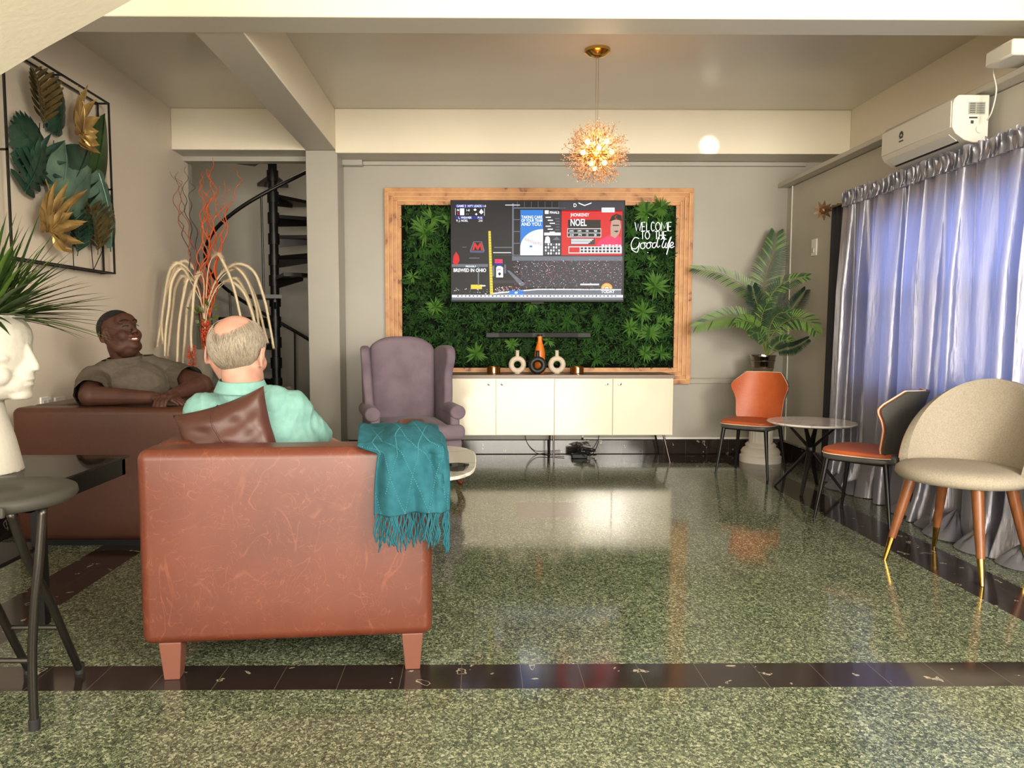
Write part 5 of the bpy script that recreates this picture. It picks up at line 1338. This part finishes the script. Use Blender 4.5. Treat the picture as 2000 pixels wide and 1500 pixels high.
for lab, X, pts in (('left black cable dropping behind the sideboard to the floor', .48, [(.46,6.77,.30),(.46,6.76,.14),(.54,6.74,.03),(.66,6.66,.008),(.80,6.62,.008)]),
                    ('right black cable dropping behind the sideboard to the adapter', 1.1, [(1.14,6.77,.30),(1.13,6.76,.12),(1.08,6.70,.03),(1.025,6.62,.006)])):
    tag(obj('power_cable', MB().tube(smoothpath(pts, 8), .0035, 6), MT['black_plastic'], smooth='all'), lab, 'cable', 'cables under the sideboard')
# ---------------------------------------------------------------- throw, pillow
from mathutils import noise
NM = Matrix.Translation((-0.618, 2.372, 0)) @ Matrix.Rotation(RZ, 4, 'Z')
teal = mat('teal_knit', (44,98,110), .95, spec=.15, col2=(36,86,98), vscale=30, bump=.3, bscale=420)
teal_l = mat('teal_stitch', (62,120,132), .9, spec=.1)
path = [(.50,.785),(.36,.80),(.22,.822),(.10,.82),(.0,.80),(-.036,.765),(-.050,.71),(-.055,.64),(-.058,.565)]
sp = smoothpath([(0,a,b) for a, b in path], 6); NP_ = len(sp)-1
def thr(u, v, off=0.0):
    f = min(1, max(0, v))*NP_; i = min(NP_-1, int(f)); p = sp[i].lerp(sp[i+1], f-i); y, z = p.y, p.z
    top = 1-min(1, max(0, (v-.50)/.16)); hang = 1-top
    w_ = .265+.05*top; x0 = .300-.085*top*(1-.4*v)
    s = u*w_; x = x0+s+.014*hang*math.sin(5*v+4*u)
    ff = math.sin(2*PI*(1.6*u+.9*v)+.6)*.55+math.sin(2*PI*(3.1*u-.8*v)+2)*.30+math.sin(2*PI*(5.3*u+.5*v))*.13
    lim = .496
    ex = max(0, x-lim)
    if hang > 0: y -= hang*(.026+.034*ff)
    if top > 0:
        z += top*(.020*ff-.012-.10*max(0, .22-u)**1.2); y += .02*math.sin(u*7)*top
    if ex > 0:
        x = lim+.010+.010*ff+.012*min(1, ex*18); y += hang*(ex*1.05+.016); z -= top*ex*1.0
    if z < .776 and -.0 < y < .8 and x < .485: z = .776
    q = Vector((x, y, z))
    if off: q += Vector((0,-off,off*.6))
    return NM @ q
th = thing('knit_throw', 'teal knitted throw with tassel fringe draped over the corner of the cognac armchair', 'throw', NM @ Vector((.40, -.03, .57)))
obj('knitted_cloth', MB().grid(thr, 60, 70, .006), teal, th, world=True, smooth='all')
m = MB()
for k in range(-3, 8):
    for sgn in (-1, 1):
        pts = []
        for q in range(60):
            v = .25+.75*q/59; u = k*.24+sgn*(v-.25)*.62+(.1 if sgn > 0 else .3)
            if .02 < u < .98: pts.append((u, v))
            elif len(pts) > 1: break
            else: pts = []
        for (u, v) in pts[::1]:
            m.ell(thr(u, v, .0070), .0024, 6)
obj('open_stitches', m, teal_l, th, world=True, smooth='all')
rnd = random.Random(8)
for k in range(64):
    u = (k+.5)/64*.99; p = thr(u, 1.0); L = rnd.uniform(.085,.125)+(.02 if u > .75 else 0); m = MB(); ph = rnd.uniform(0,6)
    m.tube([p+Vector((.004*math.sin(ph+i*1.1), .003*math.cos(ph+i), -L*i/8)) for i in range(9)], [.0028]*7+[.0036,.001], 5)
    obj('tassel', m, teal, th, world=True, smooth='all')

pil = thing('leather_pillow', 'dark brown leather pillow wedged behind the man in the mint polo shirt', 'pillow', W(452, 870, Y=2.612), 0)
m = MB()
def pl(sg):
    def f(u, v):
        a, b = 2*u-1, 2*v-1; T_ = .062*((1-a**4)**.5)*((1-b**4)**.5)
        x = a*.172*(1-.10*(1-b*b)*abs(a)**2); z = b*.168*(1-.10*(1-a*a)*abs(b)**2)
        wr = .004*math.sin(9*a+6*b)*T_/.06+.004*math.sin(14*b-5*a*a)*T_/.06
        return (x, sg*(T_+wr*.8), z)
    return f
m.grid(pl(1), 30, 30); m.grid(pl(-1), 30, 30)
o = obj('cushion', m, MT['leather_pillow'], pil, smooth='all')
obj('seam_cord', MB().tube([pl(-1)(.5+.06*math.sin(k/10*3), k/20) for k in range(21)], .003, 6), MT['leather_pillow'], pil, smooth='all')
for c_ in pil.children: c_.rotation_euler = (math.radians(-8), math.radians(-18), 0)

# ---------------------------------------------------------------- people
def relax(mb, M, iters):
    """soften the head only"""
    inv = M.inverted(); V = np.array([tuple(v) for v in mb.v]); n = len(V)
    L = np.array([tuple(inv @ v) for v in mb.v]); mask = (np.abs(L[:,0]) < .067) & (L[:,1] > -.2) & (L[:,2] > -.13) & (np.linalg.norm(L, axis=1) < .17)
    a = []; b = []
    for f in mb.f:
        for i in range(len(f)): a.append(f[i]); b.append(f[(i+1) % len(f)])
    a = np.array(a); b = np.array(b)
    for _ in range(iters):
        S_ = np.zeros((n,3)); c = np.zeros(n)
        np.add.at(S_, a, V[b]); np.add.at(S_, b, V[a]); np.add.at(c, a, 1); np.add.at(c, b, 1)
        T_ = S_/np.maximum(c, 1)[:,None]; V[mask] = V[mask]*.4+T_[mask]*.6
    mb.v = [Vector(p) for p in V]; return mb
def cut(mb, co, no, rad):
    """open a garment where it ends"""
    co = Vector(co); no = Vector(no).normalized(); bm = bmesh.new()
    vs = [bm.verts.new(v) for v in mb.v]; bm.verts.ensure_lookup_table()
    for f in mb.f:
        try: bm.faces.new([vs[i] for i in f])
        except ValueError: pass
    fs = [f for f in bm.faces if (f.calc_center_median()-co).length < rad]
    g = set(fs)
    for f in fs: g.update(f.verts); g.update(f.edges)
    bmesh.ops.bisect_plane(bm, geom=list(g), plane_co=co, plane_no=no)
    dl = [f for f in bm.faces if (f.calc_center_median()-co).dot(no) > 1e-5 and (f.calc_center_median()-co).length < rad]
    bmesh.ops.delete(bm, geom=dl, context='FACES')
    bm.verts.index_update(); out = MB(); out.v = [v.co.copy() for v in bm.verts]; out.f = [[v.index for v in f.verts] for f in bm.faces]; out.m = [0]*len(out.f); bm.free()
    return out
def wrinkle(mb, amp, sc, st=(1,1,1), seed=0):
    me = mb.mesh('t', [], 'all'); n = [v.normal.copy() for v in me.vertices]
    for i, p in enumerate(mb.v):
        q = Vector((p.x*st[0], p.y*st[1], p.z*st[2]))*sc+Vector((seed,0,0))
        k = noise.noise(q); k = (1-abs(k)*2.2)
        mb.v[i] = p+n[i]*amp*k
    bpy.data.meshes.remove(me); return mb
def hand(m, o, d, up, s, side=1, curl=.5):
    """palm, four unequal fingers bent round, thumb from the side"""
    o = Vector(o); d = Vector(d).normalized(); up = Vector(up); up = (up-d*up.dot(d)).normalized(); lat = d.cross(up)*side
    P = lambda a, b, c: o+(d*a+lat*b+up*c)*s
    m.cap(P(-.01,0,0), .026*s, P(.03,0,0), .028*s); m.cap(P(.02,-.022,0), .018*s, P(.075,-.028,0), .015*s); m.cap(P(.02,.0,0), .019*s, P(.08,0,0.002), .016*s); m.cap(P(.02,.022,0), .018*s, P(.078,.028,0), .015*s)
    for b, l in ((-.031,.8),(-.011,1.0),(.011,1.05),(.031,.95)):
        a0 = P(.078,b,0); c1 = curl*.8; c2 = curl*1.7; c3 = curl*2.5
        p1 = a0+(d*math.cos(c1)-up*math.sin(c1))*.040*l*s; p2 = p1+(d*math.cos(c2)-up*math.sin(c2))*.026*l*s; p3 = p2+(d*math.cos(c3)-up*math.sin(c3))*.018*l*s
        m.cap(a0, .0105*s, p1, .0098*s, 10); m.cap(p1, .0098*s, p2, .009*s, 10); m.cap(p2, .009*s, p3, .008*s, 10)
    t0 = P(.015,.030,-.004); t1 = P(.045,.052,-.016); t2 = P(.075,.052,-.026)
    m.cap(t0, .014*s, t1, .012*s, 10); m.cap(t1, .012*s, t2, .010*s, 10)
def head_parts(m, M, smile=0.0, full=0.0):
    m.M = M
    m.ell((0,-.012,.035), (.077,.098,.085), 28); m.ell((0,.012,.02), (.070,.085,.072), 24)
    m.ell((0,.032,-.035), (.060+.010*full,.062,.062), 20); m.ell((0,.040,-.07), (.046+.014*full,.048,.036), 18); m.ell((0,.076,-.086), (.024,.018,.017), 12)
    for s in (-1,1):
        m.ell((s*.036,.060+.004*smile,-.026), (.032,.028,.032), 16)     # cheek
        m.ell((s*.032,.080,.036), (.026,.012,.009), 12)                  # brow
        m.cap((s*.045,.03,-.075), .026+.006*full, (s*.058,-.01,-.03), .024)     # jaw
        m.ell((s*.013,.104,-.022), (.009,.010,.008), 10)                 # nostril wing
        # ear: bowl, rim and lobe
        m.ell((s*.077,-.008,-.004), (.010,.016,.026), 12, rot3(0,0,s*-.25))
        m.tube([(s*(.080+.006*math.sin(a)),-.010-.015*math.cos(a*.9)-.004*math.sin(a),-.002+.028*math.sin(a-PI/2.0)) for a in [PI*k/9*1.15 for k in range(10)]], .0048, 8)
        m.tube([(s*.088,-.022-.012*math.sin(a),-.004+.027*math.cos(a)) for a in [PI*k/9 for k in range(10)]], .0050, 8)
        m.ell((s*.079,.002,-.030), (.006,.008,.009), 10)
    m.cap((0,.088,.030), .0085, (0,.110,-.010), .010); m.ell((0,.113,-.018), (.0125,.011,.010), 12)
    m.ell((0,.066,.050), (.058,.026,.040), 20); m.ell((0,.068,-.045), (.044,.022,.032), 16)
    if smile:
        pts = [(.034*math.sin(a), .094-.016*(1-math.cos(a)), -.040+.010*(1-math.cos(a))*1.2) for a in [(-1+k/5)*1.2 for k in range(11)]]
        m.tube(pts, .0062, 8)
        pts = [(.033*math.sin(a), .088-.016*(1-math.cos(a)), -.061+.020*(1-math.cos(a))*1.25) for a in [(-1+k/5)*1.2 for k in range(11)]]
        m.tube(pts, .0068, 8)
    else:
        m.ell((0,.094,-.047), (.024,.008,.006), 12); m.ell((0,.092,-.058), (.020,.008,.007), 12)
    if full: m.ell((0,.026,-.092), (.052,.050,.036), 18)
    m.M = None
# ---- man in the mint polo, seen from behind
m2 = thing('person', 'balding person in a mint polo shirt seated in the cognac armchair, back turned', 'person', (-.76, 2.85, .42))
skin2 = mat('fair_skin', (192,148,130), .55, spec=.35, sss=.1, col2=(180,130,112), vscale=14)
mint_c = mat('mint_pique', (122,164,157), .85, spec=.2, col2=(114,156,149), vscale=40, bump=.15, bscale=300)
khaki = mat('khaki_cloth', (150,136,110), .8)
HM = Matrix.Translation((-.880, 2.735, 1.060)) @ Matrix.Rotation(math.radians(-7), 4, 'Z') @ Matrix.Rotation(math.radians(3), 4, 'Y') @ Matrix.Scale(1.20, 4)
b = MB(); head_parts(b, HM)
b.cap((-.868,2.71,.99), .066, (-.85,2.745,.88), .074, 20)
b.ell((-.815,2.79,.72), (.20,.12,.19), 20); b.ell((-.79,2.84,.56), (.17,.14,.12), 20)
b.cap((-1.0,2.77,.85), .062, (-.70,2.79,.85), .062)
LS, LE, LH = Vector((-1.015,2.765,.835)), Vector((-1.05,2.93,.825)), Vector((-1.02,3.16,.80))
RS, RE, RH = Vector((-.705,2.78,.830)), Vector((-.615,2.90,.70)), Vector((-.46,3.14,.58))
for S_, E_, H_ in ((LS,LE,LH),(RS,RE,RH)):
    b.cap(S_, .060, E_, .046); b.cap(E_, .045, H_, .030)
hand(b, LH, (LH-LE), (0,0,1), 1.05, 1, .3); hand(b, RH, (RH-RE), (0,0,1), 1.05, -1, .4)
for s in (-1,1):
    hip = Vector((-.76+s*.09,2.86,.52)); kn = Vector((-.70+s*.13,3.27,.52)); an = Vector((-.70+s*.14,3.34,.10))
    b.cap(hip, .085, kn, .060); b.cap(kn, .056, an, .038)
bv = relax(voxel(b, .0042, 3, .5), HM, 9)
body = obj('body', bv, skin2, m2, world=True, smooth='all')
c = MB()
c.ell((-.815,2.79,.72), (.215,.135,.20), 24); c.ell((-.79,2.84,.57), (.19,.155,.15), 20)
c.cap((-.995,2.765,.842), .075, (-.69,2.785,.842), .075, 18); c.cap((-.90,2.75,.87), .068, (-.76,2.76,.87), .068, 18); c.cap((-.855,2.745,.86), .085, (-.862,2.725,.93), .082, 20)
c.cap(LS, .078, LS.lerp(LE,.95), .066); c.cap(RS, .080, RS.lerp(RE,.90), .068)
cv = voxel(c, .006, 5, .6)
cv = wrinkle(cv, .0075, 7, (1.7,1,.8), 3); cv = wrinkle(cv, .003, 17, (1.8,1,.7), 8)
cv = cut(cv, (-.862,2.722,.945), (0,-.12,1), .13); cv = cut(cv, LS.lerp(LE,.90), LE-LS, .12); cv = cut(cv, RS.lerp(RE,.88), RE-RS, .12)
obj('polo_shirt', cv, mint_c, m2, world=True, smooth='all')
def ringaround(c0, ax, r0, r1, h, dy=0):
    q = Vector((0,0,1)).rotation_difference(Vector(ax).normalized()).to_matrix()
    return lambda u, v: Vector(c0)+q@Vector(((r0+(r1-r0)*v)*math.cos(2*PI*u), (r0+(r1-r0)*v)*math.sin(2*PI*u)*1.02, -h*v+.002*math.sin(9*u)))
obj('collar', MB().grid(lambda u, v: ringaround((-.865,2.722,.968), (.05,-.10,1), .076, .094, .042)(.30+u*.93, v), 60, 6, .004), mint_c, m2, world=True, smooth='all')
# hair: fringe of combed grey strands round the bald crown
hr2 = [mat('grey_hair', (142,130,114), .5), mat('pale_hair', (166,154,136), .5), mat('dark_grey_hair', (120,108,94), .5)]
rnd = random.Random(12); hm = MB()
def hd(th_, ph_, k=1.0): # point of the skull, th_ azimuth (0=back), ph_ elevation
    v = Vector((math.sin(th_)*math.cos(ph_)*.0785, -math.cos(th_)*math.cos(ph_)*.1, math.sin(ph_)*.0865))*k
    return HM @ (v+Vector((0,-.012,.035)))
def hairy(th_, ph_):
    lim = .34+.62*min(1, abs(th_+.12)/1.35)**1.2
    lo = -1.02 if abs(th_) < .7 else -1.02+(abs(th_)-.7)*.85
    return lo < ph_ < lim and abs(th_) < 1.95
for k in range(9000):
    t_ = rnd.uniform(-1.95, 1.95); p_ = rnd.uniform(-1.0, 1.1)
    if not hairy(t_, p_): continue
    lim = .34+.62*min(1, abs(t_+.12)/1.35)**1.2
    if p_ > lim-.12 and rnd.random() < .6: continue
    n_ = 5; pts = []; sw = rnd.uniform(-.10,.10)+.10; Ls = rnd.uniform(.4,.6); jit = rnd.uniform(0,.007)
    for q in range(n_+1):
        f = q/n_; pts.append(hd(t_+sw*f+.03*math.sin(6*t_+4*f), p_-Ls*f, 1.012+.035*math.sin(PI*min(1, f*.9))+jit))
    if pts[-1].z < .965: continue
    hm.mi = rnd.choice([0,0,0,1,1,2]); hm.tube(pts, [.0008]*n_+[.0002], 3, caps=False)
# under-layer so the scalp does not show between strands
hm.mi = 0; N1, N2 = 60, 34
for i in range(N1):
    for j in range(N2):
        t0, t1 = -1.95+3.9*i/N1, -1.95+3.9*(i+1)/N1; p0, p1 = -1.02+2.1*j/N2, -1.02+2.1*(j+1)/N2
        if hairy((t0+t1)/2, (p0+p1)/2) and (p0+p1)/2 < .34+.62*min(1, abs((t0+t1)/2+.12)/1.35)**1.2-.10: hm.add([hd(t0,p0,1.012), hd(t1,p0,1.012), hd(t1,p1,1.012), hd(t0,p1,1.012)], [(0,1,2,3)])
obj('hair', hm, hr2, m2, world=True, smooth='raw')
tr = MB()
for s in (-1,1):
    hip = Vector((-.76+s*.09,2.86,.525)); kn = Vector((-.70+s*.13,3.27,.525)); an = Vector((-.70+s*.14,3.335,.14))
    tr.cap(hip, .098, kn, .074); tr.cap(kn, .070, an, .056)
tr.ell((-.76,2.86,.54), (.18,.12,.11), 18)
obj('trousers', voxel(tr, .009, 4), khaki, m2, world=True, smooth='all')
for s in (-1,1): obj('shoe', MB().rbox((-.74+s*.14, 3.30, .0), (-.65+s*.14, 3.56, .09), .04, 4), MT['leather_pillow'], m2, world=True, smooth='all')

# ---- man in grey on the sofa
m1 = thing('person', 'smiling person in a grey T-shirt leaning on the arm of the left sofa', 'person', (-1.95, 4.45, .44))
skin1 = mat('dark_brown_skin', (76,46,34), .6, spec=.35, sss=.06, col2=(66,39,29), vscale=14)
tee = mat('grey_jersey', (92,83,73), .85, spec=.2, col2=(85,77,68), vscale=30, bump=.1, bscale=260)
HM1 = Matrix.Translation((-2.055, 4.28, 1.128)) @ Matrix.Rotation(math.radians(-116), 4, 'Z') @ Matrix.Rotation(math.radians(17), 4, 'X') @ Matrix.Rotation(math.radians(3), 4, 'Y') @ Matrix.Scale(1.16, 4)
b = MB(); head_parts(b, HM1, 1.0, 1.0)
b.cap((-2.065,4.30,1.06), .070, (-2.03,4.34,.95), .085, 20)
b.ell((-2.01,4.36,.80), (.19,.19,.17), 22); b.ell((-1.95,4.43,.62), (.20,.20,.17), 22)
RS, RE, RH = Vector((-2.165,4.20,.860)), Vector((-2.09,4.00,.797)), Vector((-1.76,4.01,.785))
LS, LE, LH = Vector((-1.835,4.47,.875)), Vector((-1.59,4.28,.835)), Vector((-1.66,4.06,.80))
b.cap(RS, .075, LS, .075); 
for S_, E_, H_ in ((RS,RE,RH),(LS,LE,LH)): b.cap(S_, .072, E_, .060); b.cap(E_, .056, H_, .034)
hand(b, RH, (1,.02,-.02), (0,-.15,1), 1.08, -1, .30); hand(b, LH, (-.25,-.9,-.12), (0,0,1), 1.05, 1, .55)
for s in (-1,1):
    hip = Vector((-1.92,4.46+s*.11,.53)); kn = Vector((-1.48,4.50+s*.16,.54)); an = Vector((-1.30,4.50+s*.16,.10)); b.cap(hip, .095, kn, .065); b.cap(kn, .06, an, .04)
obj('body', relax(voxel(b, .0045, 3, .5), HM1, 7), skin1, m1, world=True, smooth='all')
c = MB()
c.ell((-2.01,4.36,.80), (.205,.205,.185), 24); c.ell((-1.95,4.43,.62), (.225,.225,.19), 24)
c.cap(RS+Vector((.02,.02,-.01)), .088, LS+Vector((-.02,0,-.01)), .086, 18); c.cap((-2.08,4.30,.93), .085, (-1.95,4.38,.93), .08, 16); c.cap((-2.03,4.33,.93), .10, (-2.045,4.31,.985), .098, 20)
c.cap((-2.07,4.29,.955),.070, RS+Vector((.02,.02,.0)), .085); c.cap((-2.0,4.34,.95),.070, LS, .082)
c.cap(RS, .090, RS.lerp(RE,1.0), .076); c.cap(LS, .090, LS.lerp(LE,.70), .078)
cv = voxel(c, .0065, 5, .6)
cv = wrinkle(cv, .009, 7, (1,1,1.8), 5); cv = wrinkle(cv, .003, 18, (1,1,1.6), 11)
cv = cut(cv, (-2.045,4.315,.99), (-.05,-.12,1), .15); cv = cut(cv, RS.lerp(RE,.92), RE-RS, .12); cv = cut(cv, LS.lerp(LE,.62), LE-LS, .12)
obj('t_shirt', cv, tee, m1, world=True, smooth='all')
obj('neckband', MB().grid(ringaround((-2.045,4.313,.997), (-.05,-.12,1), .092, .100, .014), 50, 3, .003), tee, m1, world=True, smooth='all')
for A0, A1, f, r in ((RS,RE,.72,.086),(LS,LE,.62,.082)):
    pass
# hair, face details
blackh = mat('black_short_hair', (16,13,13), .8, bump=.5, bscale=300)
h = MB(); N1, N2 = 72, 40
def h1(a, e, k=1.03): return HM1 @ (Vector((math.sin(a)*math.cos(e)*.0778, -math.cos(a)*math.cos(e)*.099, math.sin(e)*.0862))*k+Vector((0,-.012,.035)))
def in1(a, e):
    aa = abs(a)
    low = -.55 if aa < 1.1 else (-.55+(aa-1.1)*1.6 if aa < 1.75 else .42+(aa-1.75)*.22)
    return e > low
for i in range(N1):
    for j in range(N2):
        a0, a1_ = -PI+2*PI*i/N1, -PI+2*PI*(i+1)/N1; e0, e1 = -.6+2.17*j/N2, -.6+2.17*(j+1)/N2
        if in1((a0+a1_)/2, (e0+e1)/2): h.add([h1(a0,e0), h1(a1_,e0), h1(a1_,e1), h1(a0,e1)], [(0,1,2,3)])
obj('hair', h, blackh, m1, world=True, smooth='all')
h = MB(); pts = []
for k in range(14): pts.append(h1(1.25+.10*k, .75-.008*k, 1.045))
f = MB(); f.M = HM1
for s in (-1,1):
    f.tube([(s*(.018+.030*k/8), .0965-.010*(k/8)**2+.002, .012+.0045*math.sin(PI*k/8)) for k in range(9)], .0018, 6)
    f.tube([(s*(.014+.036*k/8), .100-.016*(k/8)**2, .040+.006*math.sin(PI*k/8*.9)) for k in range(9)], .0026, 6)
obj('lashes_and_brows', f, blackh, m1, world=True, smooth='all')
f = MB(); f.M = HM1
f.grid(lambda u, v: (.030*math.sin((2*u-1)*1.15), .0935-.015*(1-math.cos((2*u-1)*1.15)), (-.042-.016*v)+(.010*(1-v)+.018*v)*(1-math.cos((2*u-1)*1.15))*1.2), 16, 4, .004)
obj('teeth', f, mat('tooth_white', (240,234,222), .25), m1, world=True, smooth='all')
f = MB(); f.M = HM1
for z0, y0, kz, r in ((-.040,.0975,.010,.0042),(-.0615,.0945,.020,.0048)):
    f.tube([(.033*math.sin(a), y0-.0165*(1-math.cos(a)), z0+kz*(1-math.cos(a))*1.25) for a in [(-1+k/6)*1.2 for k in range(13)]], [r*(.5+.5*math.sin(PI*k/12)) for k in range(13)], 8)
obj('lips', f, mat('dark_lips', (112,58,50), .4), m1, world=True, smooth='all')
tr = MB()
for s in (-1,1):
    hip = Vector((-1.92,4.46+s*.11,.535)); kn = Vector((-1.48,4.50+s*.16,.545)); an = Vector((-1.31,4.50+s*.16,.14)); tr.cap(hip, .11, kn, .08); tr.cap(kn, .075, an, .06)
tr.ell((-1.93,4.46,.55), (.15,.20,.12), 18)
obj('trousers', voxel(tr, .01, 4), mat('navy_cloth', (36,40,56), .85), m1, world=True, smooth='all')
for s in (-1,1): obj('shoe', MB().rbox((-1.36, 4.45+s*.16, .0), (-1.10, 4.55+s*.16, .09), .04, 4), MT['black_plastic'], m1, world=True, smooth='all')
